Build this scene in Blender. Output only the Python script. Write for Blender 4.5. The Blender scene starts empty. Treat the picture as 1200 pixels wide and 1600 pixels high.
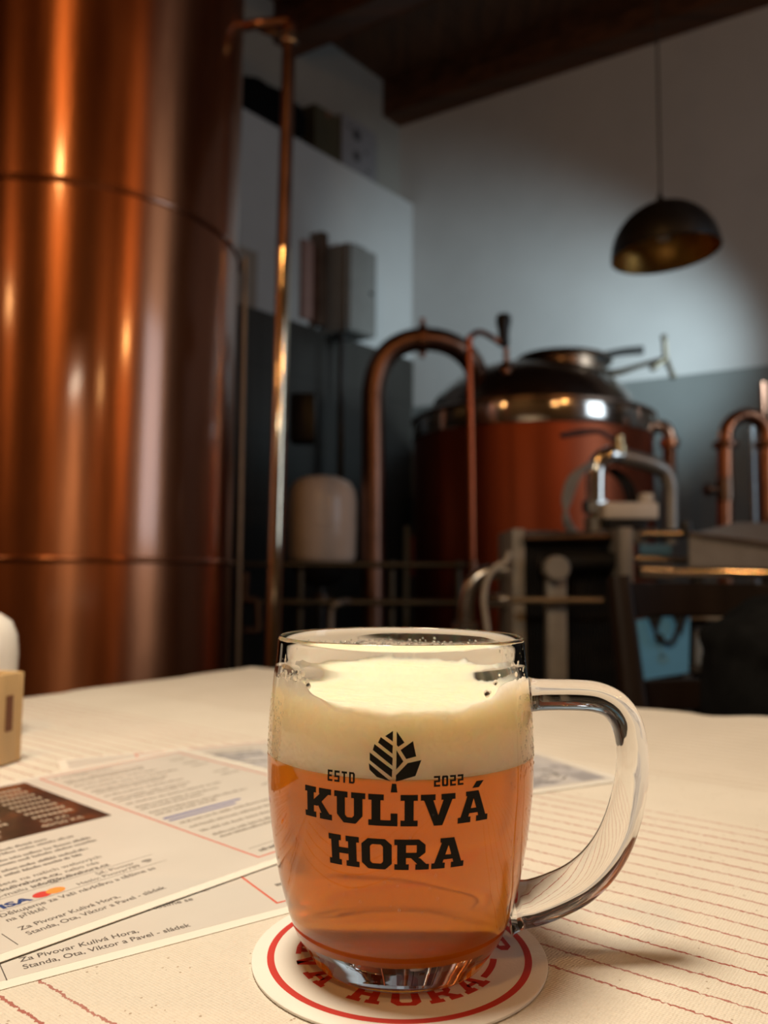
import bpy, bmesh, math, random
from math import sin, cos, pi, radians, sqrt, atan2, hypot
from mathutils import Vector, Matrix
random.seed(7)
D = bpy.data
SC = bpy.context.scene
COL = SC.collection

# ------------------------------------------------------------------ camera
TZ = 0.75                      # table top height
CH = 0.1412                    # camera above the table top
PITCH, ROLL, FPX = radians(4.6), radians(0.4), 1240.0
cd = D.cameras.new('camera'); cam = D.objects.new('camera', cd); COL.objects.link(cam)
F = Vector((0, cos(PITCH), sin(PITCH))); U0 = Vector((0, -sin(PITCH), cos(PITCH))); X0 = Vector((1, 0, 0))
RV = X0*cos(ROLL) + U0*sin(ROLL); UV = -X0*sin(ROLL) + U0*cos(ROLL)
CP = Vector((0, 0, TZ+CH))
cam.matrix_world = Matrix(((RV.x, UV.x, -F.x, CP.x), (RV.y, UV.y, -F.y, CP.y), (RV.z, UV.z, -F.z, CP.z), (0, 0, 0, 1)))
cd.sensor_fit = 'VERTICAL'; cd.sensor_height = 36; cd.lens = 36*FPX/1600
cd.clip_start = 0.01; cd.clip_end = 60
cd.dof.use_dof = True; cd.dof.focus_distance = 0.275; cd.dof.aperture_fstop = 9.0
SC.camera = cam

# ------------------------------------------------------------------ world, exposure, lights
w = D.worlds.new('world'); SC.world = w; w.use_nodes = True
w.node_tree.nodes['Background'].inputs[0].default_value = (0.5, 0.55, 0.6, 1)
w.node_tree.nodes['Background'].inputs[1].default_value = 0.02
SC.view_settings.view_transform = 'Standard'; SC.view_settings.look = 'None'
SC.view_settings.exposure = 0.0; SC.view_settings.gamma = 1.0
SC.view_settings.use_curve_mapping = False

def area(name, loc, target, size, power, col, spread=180, shape='DISK'):
    l = D.lights.new(name, 'AREA'); l.shape = shape; l.size = size; l.energy = power; l.color = col
    if shape in ('RECTANGLE', 'ELLIPSE'): l.size_y = size*1.6
    l.spread = radians(spread)
    o = D.objects.new(name, l); COL.objects.link(o); o.location = loc
    o.rotation_euler = (Vector(target)-Vector(loc)).to_track_quat('-Z', 'Y').to_euler()
    return o
def bulb(name, loc, r, power, col):
    l = D.lights.new(name, 'POINT'); l.energy = power; l.color = col; l.shadow_soft_size = r
    o = D.objects.new(name, l); COL.objects.link(o); o.location = loc; return o

area('table_pendant_light', (-0.22, 0.30, 1.95), (-0.05, 0.5, TZ), 0.32, 13.2, (1.0, 0.845, 0.63), 150)
bulb('room_lamp_light', (-0.78, -1.0, 3.75), 0.10, 52, (1.0, 0.50, 0.16))
bulb('room_lamp_light', (2.3, -0.1, 2.75), 0.09, 34, (1.0, 0.46, 0.14))
bulb('room_lamp_light', (1.9, -1.6, 2.55), 0.09, 14, (1.0, 0.50, 0.18))
bulb('room_lamp_light', (-2.35, -0.3, 2.6), 0.09, 12, (1.0, 0.50, 0.18))
area('window_daylight', (5.0, 0.5, 2.4), (-0.5, 5.0, 2.6), 1.5, 20, (0.72, 0.86, 1.0), 120, 'RECTANGLE')
sp = D.lights.new('wall_spot_light', 'SPOT'); sp.energy = 300; sp.color = (0.74, 0.93, 1.0)
sp.spot_size = radians(64); sp.spot_blend = 1.0; sp.shadow_soft_size = 0.10
so = D.objects.new('wall_spot_light', sp); COL.objects.link(so); so.location = (2.35, 3.3, 2.15)
so.rotation_euler = (Vector((1.00, 5.9, 2.45))-so.location).to_track_quat('-Z', 'Y').to_euler()

# ------------------------------------------------------------------ geometry helpers
def ray(px, py): return F + RV*((px-600)/FPX) - UV*((py-800)/FPX)
def at(px, py, Y):
    d = ray(px, py); return CP + d*(Y/d.y)
def mpp(Y): return Y/FPX

ORG = {}
def finish(name, bm, mat, parent=None, org=None, smooth=True, angle=35):
    bmesh.ops.recalc_face_normals(bm, faces=bm.faces[:])
    if parent is not None: o0 = ORG[parent.name]
    elif org is not None: o0 = Vector(org)
    else:
        xs = [v.co.x for v in bm.verts]; ys = [v.co.y for v in bm.verts]; zs = [v.co.z for v in bm.verts]
        o0 = Vector(((min(xs)+max(xs))/2, (min(ys)+max(ys))/2, min(zs)))
    for v in bm.verts: v.co -= o0
    me = D.meshes.new(name); bm.to_mesh(me); bm.free()
    if isinstance(mat, (list, tuple)):
        for m_ in mat: me.materials.append(m_)
    else: me.materials.append(mat)
    if smooth:
        for p in me.polygons: p.use_smooth = True
        me.set_sharp_from_angle(angle=radians(angle))
    ob = D.objects.new(name, me); COL.objects.link(ob)
    if parent is not None: ob.parent = parent
    else: ob.location = o0
    ORG[ob.name] = o0
    return ob
def thing(name, loc, label, cat, group=None):
    o = D.objects.new(name, None); COL.objects.link(o); o.location = loc; o.empty_display_size = .02
    ORG[o.name] = Vector(loc); o['label'] = label; o['category'] = cat
    if group: o['group'] = group
    return o
def tag(o, label, cat, group=None, kind=None):
    o['label'] = label; o['category'] = cat
    if group: o['group'] = group
    if kind: o['kind'] = kind
    return o
def struct(o): o['kind'] = 'structure'; return o
def NB(): return bmesh.new()

def box(bm, c, s, rot=None, bev=0, seg=2, mi=0, axes=None):
    """box of size s centred at c; axes = 3 unit vectors or rot = z angle"""
    g = bmesh.ops.create_cube(bm, size=1)
    vs = g['verts']
    if axes is None:
        a = rot or 0; axes = (Vector((cos(a), sin(a), 0)), Vector((-sin(a), cos(a), 0)), Vector((0, 0, 1)))
    c = Vector(c)
    for v in vs: v.co = c + axes[0]*v.co.x*s[0] + axes[1]*v.co.y*s[1] + axes[2]*v.co.z*s[2]
    fs = set(f for v in vs for f in v.link_faces)
    for f in fs: f.material_index = mi
    if bev:
        es = list(set(e for v in vs for e in v.link_edges))
        r = bmesh.ops.bevel(bm, geom=es, offset=bev, segments=seg, affect='EDGES', profile=.5, clamp_overlap=True)
        for f in r['faces']: f.material_index = mi
    return bm
def lathe(bm, prof, c=(0, 0, 0), n=48, axis=None, mi=0, closed=False):
    """prof: list of (r,z). axis: z direction"""
    c = Vector(c); q = Vector((0, 0, 1)).rotation_difference(Vector(axis).normalized()) if axis is not None else None
    rings = []
    for r, z in prof:
        if r < 1e-7:
            p = Vector((0, 0, z)); p = q @ p if q else p
            rings.append([bm.verts.new(c+p)])
        else:
            ring = []
            for i in range(n):
                p = Vector((r*cos(2*pi*i/n), r*sin(2*pi*i/n), z)); p = q @ p if q else p
                ring.append(bm.verts.new(c+p))
            rings.append(ring)
    pairs = list(zip(rings, rings[1:]))
    if closed: pairs.append((rings[-1], rings[0]))
    for a, b in pairs:
        if len(a) == 1 and len(b) == 1: continue
        for i in range(n):
            j = (i+1) % n
            if len(a) == 1: f = bm.faces.new((a[0], b[i], b[j]))
            elif len(b) == 1: f = bm.faces.new((a[i], a[j], b[0]))
            else: f = bm.faces.new((a[i], a[j], b[j], b[i]))
            f.material_index = mi
    return bm
def cyl(bm, a, b, r, n=24, r2=None, bev=0, mi=0):
    a = Vector(a); b = Vector(b); L = (b-a).length; r2 = r if r2 is None else r2
    if bev: prof = [(0, 0), (r-bev, 0), (r, bev), (r2, L-bev), (r2-bev, L), (0, L)]
    else: prof = [(0, 0), (r, 0), (r2, L), (0, L)]
    return lathe(bm, prof, a, n, b-a, mi)
def smoothpts(pts, k=6):
    P = [Vector(p) for p in pts]
    if len(P) < 3: return P
    out = []
    for i in range(len(P)-1):
        p0 = P[i-1] if i > 0 else P[i]*2-P[i+1]
        p1, p2 = P[i], P[i+1]
        p3 = P[i+2] if i+2 < len(P) else P[i+1]*2-P[i]
        for j in range(k):
            t = j/k
            out.append(0.5*((2*p1)+(p2-p0)*t+(2*p0-5*p1+4*p2-p3)*t*t+(3*p1-p0-3*p2+p3)*t**3))
    out.append(P[-1]); return out
def tube(bm, pts, r, n=16, sx=1.0, up=None, smooth=True, k=6, cap=True, mi=0, sq=2.0):
    """round (or superelliptic) tube along pts; r number or list"""
    rs = r if isinstance(r, (list, tuple)) else [r]*len(pts)
    P = smoothpts(pts, k) if smooth else [Vector(p) for p in pts]
    if smooth and len(pts) > 2:
        R = []
        for i in range(len(rs)-1):
            for j in range(k): R.append(rs[i]+(rs[i+1]-rs[i])*j/k)
        R.append(rs[-1])
    else: R = list(rs)
    upv = Vector(up) if up else None
    T0 = (P[1]-P[0]).normalized()
    if upv is None:
        upv = Vector((0, 0, 1)) if abs(T0.z) < .9 else Vector((0, 1, 0))
        fixed = False
    else: fixed = True
    N = (upv - T0*upv.dot(T0)).normalized()
    rings = []
    for i, p in enumerate(P):
        if i == 0: T = (P[1]-P[0])
        elif i == len(P)-1: T = P[-1]-P[-2]
        else: T = P[i+1]-P[i-1]
        T.normalize()
        if fixed: N = (upv - T*upv.dot(T)).normalized()
        else: N = (N - T*N.dot(T)).normalized()
        B = T.cross(N)
        ring = []
        for j in range(n):
            a = 2*pi*j/n; ca, sa = cos(a), sin(a)
            e = 2/sq
            x = abs(ca)**e*(1 if ca >= 0 else -1); y = abs(sa)**e*(1 if sa >= 0 else -1)
            ring.append(bm.verts.new(p+N*x*R[i]*sx+B*y*R[i]))
        rings.append(ring)
    for a, b in zip(rings, rings[1:]):
        for i in range(n):
            f = bm.faces.new((a[i], a[(i+1) % n], b[(i+1) % n], b[i])); f.material_index = mi
    if cap:
        bm.faces.new(rings[0][::-1]).material_index = mi; bm.faces.new(rings[-1]).material_index = mi
    return bm
def poly(bm, pts, mi=0):
    f = bm.faces.new([bm.verts.new(p) for p in pts]); f.material_index = mi; return f
def torus(bm, c, R, r, axis=(0, 0, 1), n=48, m=10, mi=0):
    return lathe(bm, [(R+r*cos(2*pi*k/m), r*sin(2*pi*k/m)) for k in range(m)], c, n, axis, mi, closed=True)

# ------------------------------------------------------------------ materials
class NT:
    def __init__(s, name):
        s.m = D.materials.new(name); s.m.use_nodes = True; s.t = s.m.node_tree; s.t.nodes.clear()
        s.out = s.t.nodes.new('ShaderNodeOutputMaterial')
    def n(s, typ, ins=None, **kw):
        nd = s.t.nodes.new(typ)
        for k, v in kw.items(): setattr(nd, k, v)
        for k, v in (ins or {}).items(): s.set(nd.inputs[k], v)
        return nd
    def set(s, inp, v):
        if isinstance(v, bpy.types.NodeSocket): s.t.links.new(v, inp)
        elif isinstance(v, bpy.types.Node): s.t.links.new(v.outputs[0], inp)
        else: inp.default_value = v
    def math(s, op, a, b=None, c=None, clamp=False):
        nd = s.t.nodes.new('ShaderNodeMath'); nd.operation = op; nd.use_clamp = clamp
        s.set(nd.inputs[0], a)
        if b is not None: s.set(nd.inputs[1], b)
        if c is not None: s.set(nd.inputs[2], c)
        return nd.outputs[0]
    def obj(s): return s.n('ShaderNodeTexCoord').outputs['Object']
    def noise(s, scale, detail=3, rough=.5, vec=None, stretch=None, out=0):
        v = vec if vec is not None else s.obj()
        if stretch: v = s.n('ShaderNodeMapping', {'Vector': v, 'Scale': stretch}).outputs[0]
        return s.n('ShaderNodeTexNoise', {'Vector': v, 'Scale': scale, 'Detail': detail, 'Roughness': rough}).outputs[out]
    def ramp(s, fac, stops):
        r = s.n('ShaderNodeValToRGB', {'Fac': fac}); cr = r.color_ramp
        while len(cr.elements) < len(stops): cr.elements.new(.5)
        for e, (p, c) in zip(cr.elements, stops): e.position = p; e.color = (*c, 1) if len(c) == 3 else c
        return r.outputs[0]
    def mix(s, f, a, b, typ='MIX'):
        nd = s.n('ShaderNodeMix', data_type='RGBA', blend_type=typ)
        s.set(nd.inputs[0], f); s.set(nd.inputs[6], a); s.set(nd.inputs[7], b); return nd.outputs[2]
    def bump(s, h, strength=.3, dist=.001):
        return s.n('ShaderNodeBump', {'Height': h, 'Strength': strength, 'Distance': dist}).outputs[0]
    def done(s, sh, socket=0):
        s.t.links.new(sh.outputs[0] if isinstance(sh, bpy.types.Node) else sh, s.out.inputs[socket]); return s.m
def c4(c): return (c[0], c[1], c[2], 1)
def mat(name, col, rough=.5, metal=0, var=.15, scale=12, bump=0, bscale=60, spec=.5, stretch=None, rvar=.1, **kw):
    t = NT(name)
    nz = t.noise(scale, 4, .55, stretch=stretch)
    lo = tuple(x*(1-var) for x in col); hi = tuple(min(1, x*(1+var)) for x in col)
    ins = {'Base Color': t.ramp(nz, [(.3, lo), (.7, hi)]), 'Metallic': metal, 'Specular IOR Level': spec,
           'Roughness': t.math('MULTIPLY_ADD', nz, rvar*2, max(.0, rough-rvar))}
    if bump: ins['Normal'] = t.bump(t.noise(bscale, 3, stretch=stretch), .5, bump)
    ins.update(kw)
    return t.done(t.n('ShaderNodeBsdfPrincipled', ins))

def copper_mat(name, col, col2, rough, aniso=.75, blot=.5, arot=.25, bd=.004, coat=0.0):
    t = NT(name)
    o = t.obj()
    n1 = t.noise(2.2, 5, .6, vec=o, stretch=(1, 1, .22))
    n2 = t.noise(9, 6, .65, vec=o, stretch=(1, 1, .12))
    n3 = t.noise(160, 2, .5, vec=o, stretch=(.15, .15, 3))
    f = t.math('ADD', t.math('MULTIPLY', n1, .6), t.math('MULTIPLY', n2, .4))
    colr = t.ramp(f, [(.36, col2), (.62, col)])
    ro = t.math('MULTIPLY_ADD', f, .26*blot*2, rough-.13*blot*2, clamp=True)
    tan = t.n('ShaderNodeTangent', direction_type='RADIAL', axis='Z').outputs[0]
    nrm = t.bump(t.math('ADD', t.math('MULTIPLY', n2, .8), t.math('MULTIPLY', n3, .02)), .35, bd)
    b = t.n('ShaderNodeBsdfPrincipled', {'Base Color': colr, 'Metallic': 1.0, 'Roughness': ro, 'Anisotropic': aniso,
            'Anisotropic Rotation': arot, 'Tangent': tan, 'Normal': nrm, 'Coat Weight': coat, 'Coat Roughness': .13, 'Coat IOR': 1.7})
    return t.done(b)

M = {}
M['copper_tank'] = copper_mat('brushed_copper', (.60, .22, .095), (.34, .115, .05), .33, .82, coat=.8)
M['copper_kettle'] = copper_mat('kettle_copper', (.42, .11, .05), (.28, .066, .03), .45, .3, .4, .25, .001)
M['copper_pipe'] = mat('copper_pipe', (.38, .18, .11), .3, 1, .2, 8)
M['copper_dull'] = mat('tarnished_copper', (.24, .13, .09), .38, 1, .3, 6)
M['steel'] = mat('stainless_steel', (.55, .53, .50), .25, 1, .1, 10)
M['steel_polished'] = mat('polished_steel', (.80, .76, .70), .13, 1, .08, 14)
M['steel_dull'] = mat('dull_steel', (.34, .32, .29), .45, .8, .15, 12)
M['bronze'] = mat('dark_bronze', (.22, .15, .11), .35, 1, .2, 9)
M['black_metal'] = mat('black_painted_metal', (.012, .012, .012), .42, 0, .3, 20)
M['black_rubber'] = mat('black_rubber', (.012, .011, .010), .65, 0, .3, 30, .001, 200)
M['gold_inner'] = mat('gold_leaf_inside', (.62, .36, .10), .38, 1, .2, 18)
M['enamel'] = mat('cream_enamel', (.80, .66, .54), .3, 0, .06, 6)
M['beige_plastic'] = mat('beige_plastic', (.78, .72, .62), .5, 0, .08, 20)
M['frame_paint'] = mat('grey_frame_paint', (.27, .25, .22), .45, .1, .12, 15)
M['grey_box'] = mat('grey_cabinet_paint', (.20, .20, .19), .55, 0, .08, 8)
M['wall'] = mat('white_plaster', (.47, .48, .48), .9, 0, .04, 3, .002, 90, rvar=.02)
M['wall_upper_shaded'] = mat('shaded_beige_plaster', (.27, .265, .24), .9, 0, .05, 3, .002, 90, rvar=.02)  # beige-grey plaster, darkened to paint in the shade above the ledge
M['dado'] = mat('grey_oil_paint', (.16, .18, .18), .55, 0, .05, 3)
M['dark_wall'] = mat('dim_plaster', (.22, .19, .16), .9, 0, .1, 3)
M['wood_dark'] = mat('dark_stained_beam', (.070, .026, .009), .6, 0, .5, 5, .004, 25, stretch=(.2, 3, 3))
M['wood_plank'] = mat('stained_planks', (.085, .032, .010), .6, 0, .5, 6, .003, 30, stretch=(3, .25, 3))
M['chair_wood'] = mat('dark_walnut', (.012, .0065, .004), .45, 0, .35, 9, .0006, 60, spec=.25, stretch=(3, 3, .3))
M['floor'] = mat('dark_floor_tile', (.05, .045, .04), .5, 0, .25, 2)
M['box_wood'] = mat('pale_birch_wood', (.62, .42, .20), .5, 0, .16, 14, .0003, 60, stretch=(4, 4, .35))
M['slot'] = mat('slot_brown', (.16, .06, .025), .7, 0, .1)
M['ceramic'] = mat('white_ceramic', (.78, .76, .72), .22, 0, .02, 5)
M['cardboard'] = mat('brown_cardboard', (.055, .045, .02), .8, 0, .15, 8)
M['carton'] = mat('white_carton', (.21, .21, .225), .8, 0, .06, 8)
M['ink_blot'] = mat('dark_print', (.05, .05, .055), .8, 0, .1)
M['black_cloth'] = mat('black_padded_cloth', (.006, .006, .006), .9, 0, .4, 25, .001, 300, spec=.04)
M['blue_paper'] = mat('light_blue_paper', (.11, .36, .66), .6, 0, .06, 12)
M['blue_ink'] = mat('darker_blue_print', (.08, .22, .36), .6, 0, .06, 12)
M['hose_white'] = mat('white_hose', (.50, .45, .38), .45, 0, .08)
M['hose_grey'] = mat('grey_cable', (.25, .25, .24), .5, 0, .08)
M['pink_strip'] = mat('pinkish_wood_strip', (.30, .17, .14), .7, 0, .1)
M['dark_shelf'] = mat('dark_shelf_laminate', (.03, .027, .024), .6, 0, .2)  # one even dark brown for the shelf's lower, back and side boards
M['black_ink'] = mat('black_ink', (.010, .008, .006), .6, 0, .05, spec=.1)
M['red_ink'] = mat('red_ink', (.56, .045, .035), .6, 0, .04, 60)
M['coaster'] = mat('white_pulp_board', (.80, .78, .74), .8, 0, .02, 40, .0002, 900)
M['coaster_edge'] = M['coaster']
M['text_ink'] = mat('grey_text_ink', (.10, .085, .08), .6, 0, .05)
M['faint_ink'] = mat('faint_text_ink', (.24, .215, .195), .6, 0, .05)
M['blue_print'] = mat('blue_print', (.10, .12, .35), .6, 0, .05)
M['visa_blue'] = mat('navy_print', (.02, .05, .20), .6, 0, .05)
M['logo_red'] = mat('red_circle_print', (.60, .05, .04), .6, 0, .02)
M['logo_orange'] = mat('orange_circle_print', (.85, .30, .06), .6, 0, .02)
M['line_red'] = mat('red_line_print', (.60, .10, .06), .6, 0, .04)

def paper_mat():
    t = NT('laminated_paper')
    n = t.noise(20, 3)
    b = t.n('ShaderNodeBsdfPrincipled', {'Base Color': t.ramp(n, [(.3, (.64, .615, .58)), (.7, (.68, .655, .62))]),
        'Roughness': .42, 'Coat Weight': .35, 'Coat Roughness': .22, 'Normal': t.bump(t.noise(30, 2), .2, .0006)})
    return t.done(b)
M['paper'] = paper_mat()
M['paper_edge'] = mat('clear_laminate_margin', (.86, .84, .78), .25, 0, .02)

def picture_mat():
    t = NT('dark_photo_print')
    n = t.noise(26, 3, .6)
    b = t.n('ShaderNodeBsdfPrincipled', {'Base Color': t.ramp(n, [(.40, (.022, .013, .010)), (.52, (.05, .022, .015)), (.60, (.16, .045, .016)), (.72, (.05, .02, .03))]),
        'Roughness': .35, 'Coat Weight': .3, 'Coat Roughness': .2})
    return t.done(b)
M['photo'] = picture_mat()
M['photo_text'] = mat('pale_text_print', (.45, .36, .28), .6, 0, .05)
def sketch_mat():
    t = NT('pale_sketch_print')
    n = t.noise(26, 6, .7)
    b = t.n('ShaderNodeBsdfPrincipled', {'Base Color': t.ramp(n, [(.42, (.36, .355, .38)), (.50, (.54, .54, .57)), (.60, (.60, .585, .58))]),
        'Roughness': .4, 'Coat Weight': .3, 'Coat Roughness': .2})
    return t.done(b)
M['sketch'] = sketch_mat()

SA, NA = Vector((cos(radians(-37.2)), sin(radians(-37.2)), 0)), Vector((-sin(radians(-37.2)), cos(radians(-37.2)), 0))
def cloth_mat():
    t = NT('woven_tablecloth')
    pos = t.n('ShaderNodeNewGeometry').outputs['Position']
    dot = lambda v: t.n('ShaderNodeVectorMath', {0: pos, 1: v}, operation='DOT_PRODUCT').outputs['Value']
    s = dot(tuple(SA)); n = dot(tuple(NA))
    sn = t.n('ShaderNodeCombineXYZ', {0: s, 1: n, 2: 0.0}).outputs[0]
    # wobbling of the stitched line: slow wave, plus fine crinkle
    w1 = t.noise(9, 2, .5, vec=t.n('ShaderNodeMapping', {'Vector': sn, 'Scale': (1, .3, 1)}).outputs[0])
    w2 = t.noise(560, 2, .6, vec=t.n('ShaderNodeMapping', {'Vector': sn, 'Scale': (1, .12, 1)}).outputs[0])
    nn = t.math('ADD', n, t.math('ADD', t.math('MULTIPLY', t.math('SUBTRACT', w1, .5), .0065),
                                 t.math('MULTIPLY', t.math('SUBTRACT', w2, .5), .0026)))
    P = .01335
    q = t.math('DIVIDE', t.math('SUBTRACT', nn, .2785-P/2), P)
    fr = t.math('ABSOLUTE', t.math('SUBTRACT', t.math('FRACT', q), .5))          # 0 at the line
    dist = t.math('MULTIPLY', fr, P)
    thick = t.math('MULTIPLY_ADD', t.noise(420, 2, .5, vec=sn), .0018, -.00038)
    line = t.math('LESS_THAN', dist, thick)
    def rng(a, b): return t.math('MULTIPLY', t.math('GREATER_THAN', n, a), t.math('LESS_THAN', n, b))
    red = t.math('MULTIPLY', line, t.math('MAXIMUM', rng(.2785-P/2, .2785+P*16.5), rng(.10, .1685)))
    per = t.noise(3.1, 1, .5, vec=t.n('ShaderNodeCombineXYZ', {0: t.math('MULTIPLY', s, .2), 1: t.math('MULTIPLY', t.math('FLOOR', q), 3.7), 2: 0.0}).outputs[0])
    redk = t.math('MULTIPLY', red, t.math('MULTIPLY_ADD', per, 1.1, .28, clamp=True))
    far = t.math('MULTIPLY', t.math('MULTIPLY', t.math('LESS_THAN', dist, .0028), rng(.585, .83)), .34)
    base = t.ramp(t.noise(14, 3, .5, vec=sn), [(.3, (.70, .655, .58)), (.7, (.76, .715, .64))])
    fib = t.noise(700, 3, .7, vec=t.n('ShaderNodeMapping', {'Vector': sn, 'Scale': (1, .5, 1)}).outputs[0])
    base = t.mix(t.math('MULTIPLY', t.math('SUBTRACT', fib, .5), .9, clamp=True), base, (.50, .41, .29, 1))
    spk = t.n('ShaderNodeTexVoronoi', {'Vector': sn, 'Scale': 260.0}).outputs['Distance']
    spm = t.math('MULTIPLY', t.math('LESS_THAN', spk, .13), t.math('GREATER_THAN', t.noise(90, 2, vec=sn), .56))
    base = t.mix(t.math('MULTIPLY', spm, .6), base, (.22, .13, .06, 1))
    base = t.mix(far, base, (.50, .40, .31, 1))
    base = t.mix(redk, base, (.34, .035, .022, 1))
    wv = t.n('ShaderNodeTexWave', {'Vector': sn, 'Scale': 260.0, 'Distortion': 1.5, 'Detail': 1.0}, bands_direction='X').outputs[1]
    wv2 = t.n('ShaderNodeTexWave', {'Vector': sn, 'Scale': 260.0, 'Distortion': 1.5, 'Detail': 1.0}, bands_direction='Y').outputs[1]
    h = t.math('ADD', t.math('ADD', t.math('MULTIPLY', t.math('ADD', wv, wv2), .25), t.math('MULTIPLY', fib, .5)), t.math('MULTIPLY', red, .8))
    h = t.math('ADD', h, t.math('MULTIPLY', t.noise(22, 3, .5, vec=sn), 3.0))
    b = t.n('ShaderNodeBsdfPrincipled', {'Base Color': base, 'Roughness': .9, 'Specular IOR Level': .15,
        'Sheen Weight': .1, 'Normal': t.bump(h, .8, .0009)})
    return t.done(b)
M['cloth'] = cloth_mat()

def glass_mat(name, rough=0.0, bump=0.0):
    t = NT(name)
    ins = {'Color': (.997, .994, .988, 1), 'Roughness': rough, 'IOR': 1.47}
    if bump: ins['Normal'] = t.bump(t.noise(60, 3, .5), .4, bump)
    return t.done(t.n('ShaderNodeBsdfGlass', ins))
M['glass'] = glass_mat('clear_glass')
M['glass_wet'] = (lambda t: t.done(t.n('ShaderNodeBsdfGlass', {'Color': (.997, .994, .988, 1), 'Roughness': 0.0, 'IOR': 1.47/1.34})))(NT('glass_touching_beer'))
M['glass_handle'] = glass_mat('clear_handle_glass', 0, .00025)
M['water'] = (lambda t: t.done(t.n('ShaderNodeBsdfGlass', {'Color': (1, 1, 1, 1), 'Roughness': 0.0, 'IOR': 1.33})))(NT('water_drop'))
def beer_mat():
    t = NT('hazy_amber_beer')
    g = t.n('ShaderNodeBsdfTransparent', {'Color': (1, .80, .36, 1)})
    n = t.noise(28, 4, .6, stretch=(1, 1, .5))
    d = t.n('ShaderNodeBsdfDiffuse', {'Color': t.ramp(n, [(.3, (.84, .30, .004)), (.7, (.93, .38, .008))])})
    tr = t.n('ShaderNodeBsdfTranslucent', {'Color': (1.0, .42, .015, 1)})
    dt = t.n('ShaderNodeMixShader', {0: .6, 1: d.outputs[0], 2: tr.outputs[0]})
    mx = t.n('ShaderNodeMixShader', {0: .36, 1: g.outputs[0], 2: dt.outputs[0]})
    ab = t.n('ShaderNodeVolumeAbsorption', {'Color': (.96, .60, .01, 1), 'Density': 27.0})
    t.done(mx); t.done(ab, 1); return t.m
M['beer'] = beer_mat()
def foam_mat():
    t = NT('creamy_beer_foam')
    vo = t.n('ShaderNodeTexVoronoi', {'Vector': t.obj(), 'Scale': 520.0}, feature='SMOOTH_F1').outputs['Distance']
    vb = t.n('ShaderNodeTexVoronoi', {'Vector': t.obj(), 'Scale': 190.0}, feature='SMOOTH_F1').outputs['Distance']
    z = t.n('ShaderNodeSeparateXYZ', {0: t.obj()}).outputs[2]
    big = t.math('GREATER_THAN', z, .0795)
    h = t.math('ADD', t.math('MULTIPLY', vo, .4), t.math('MULTIPLY', t.math('MULTIPLY', vb, big), 1.0))
    b = t.n('ShaderNodeBsdfPrincipled', {'Base Color': t.ramp(t.noise(60, 3), [(.3, (.91, .81, .61)), (.7, (.94, .85, .67))]), 'Roughness': .5,
        'Subsurface Weight': .9, 'Subsurface Radius': (.022, .016, .012), 'Subsurface Scale': 1.0,
        'Normal': t.bump(h, .6, .0013)})
    return t.done(b)
M['foam'] = foam_mat()

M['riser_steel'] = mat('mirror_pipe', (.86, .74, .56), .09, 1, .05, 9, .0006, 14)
M['lid'] = mat('dark_polished_lid', (.26, .22, .19), .24, 1, .2, 6)
M['copper_tap'] = mat('reddish_copper_pipe', (.46, .14, .07), .35, 1, .15, 9)
M['copper_polish'] = mat('polished_copper_pipe', (.72, .40, .22), .12, 1, .12, 6)
M['cardboard2'] = mat('pale_wood_panel', (.30, .25, .20), .7, 0, .08)
M['steel_blue'] = mat('pale_steel', (.35, .38, .40), .3, .6, .05)
M['tie'] = mat('brass_tie_rod', (.42, .33, .22), .35, .8, .1)
M['brass'] = mat('worn_brass', (.55, .42, .24), .25, 1, .1)
M['lever'] = mat('dark_lever_sleeve', (.03, .025, .035), .5, 0, .1)
M['strip'] = mat('pale_shelf_edge', (.32, .28, .23), .5, 0, .08)
M['binder_grey'] = mat('pale_grey_binder', (.22, .25, .27), .6, 0, .05)
M['binder_dark'] = mat('dark_binder', (.03, .035, .05), .6, 0, .05)
M['binder_brown'] = mat('brown_binder', (.22, .13, .08), .6, 0, .05)
M['blue_ink2'] = mat('soft_blue_print', (.12, .32, .52), .6, 0, .04)
M['bronze2'] = mat('dark_olive_pipe', (.10, .085, .06), .45, .8, .15)
M['red_strip'] = mat('dark_red_strip', (.20, .03, .04), .6, 0, .05)

# ------------------------------------------------------------------ the room
AV, BV, ZV = Vector((-.656, -.755, 0)).normalized(), Vector((.857, -.515, 0)).normalized(), Vector((0, 0, 1))
C0 = Vector((.105, 6.35, 0)); LA, LB, HC = 9.3, 8.6, 4.93
def W(a, b, z=0): return C0 + AV*a + BV*b + ZV*z
def rbox(bm, a0, a1, b0, b1, z0, z1, bev=0, mi=0):
    return box(bm, W((a0+a1)/2, (b0+b1)/2, (z0+z1)/2), (a1-a0, b1-b0, z1-z0), axes=(AV, BV, ZV), bev=bev, mi=mi)
PW = .13      # how far the lower part of the left wall stands out
struct(finish('wall_left', rbox(NB(), -.15, LA, -.15, 0, 0, HC+.2), M['wall_upper_shaded']))
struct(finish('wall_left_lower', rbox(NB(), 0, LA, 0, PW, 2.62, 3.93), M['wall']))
b = NB(); rbox(b, 0, LA, 0, PW+.012, 0, 2.62)
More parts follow.
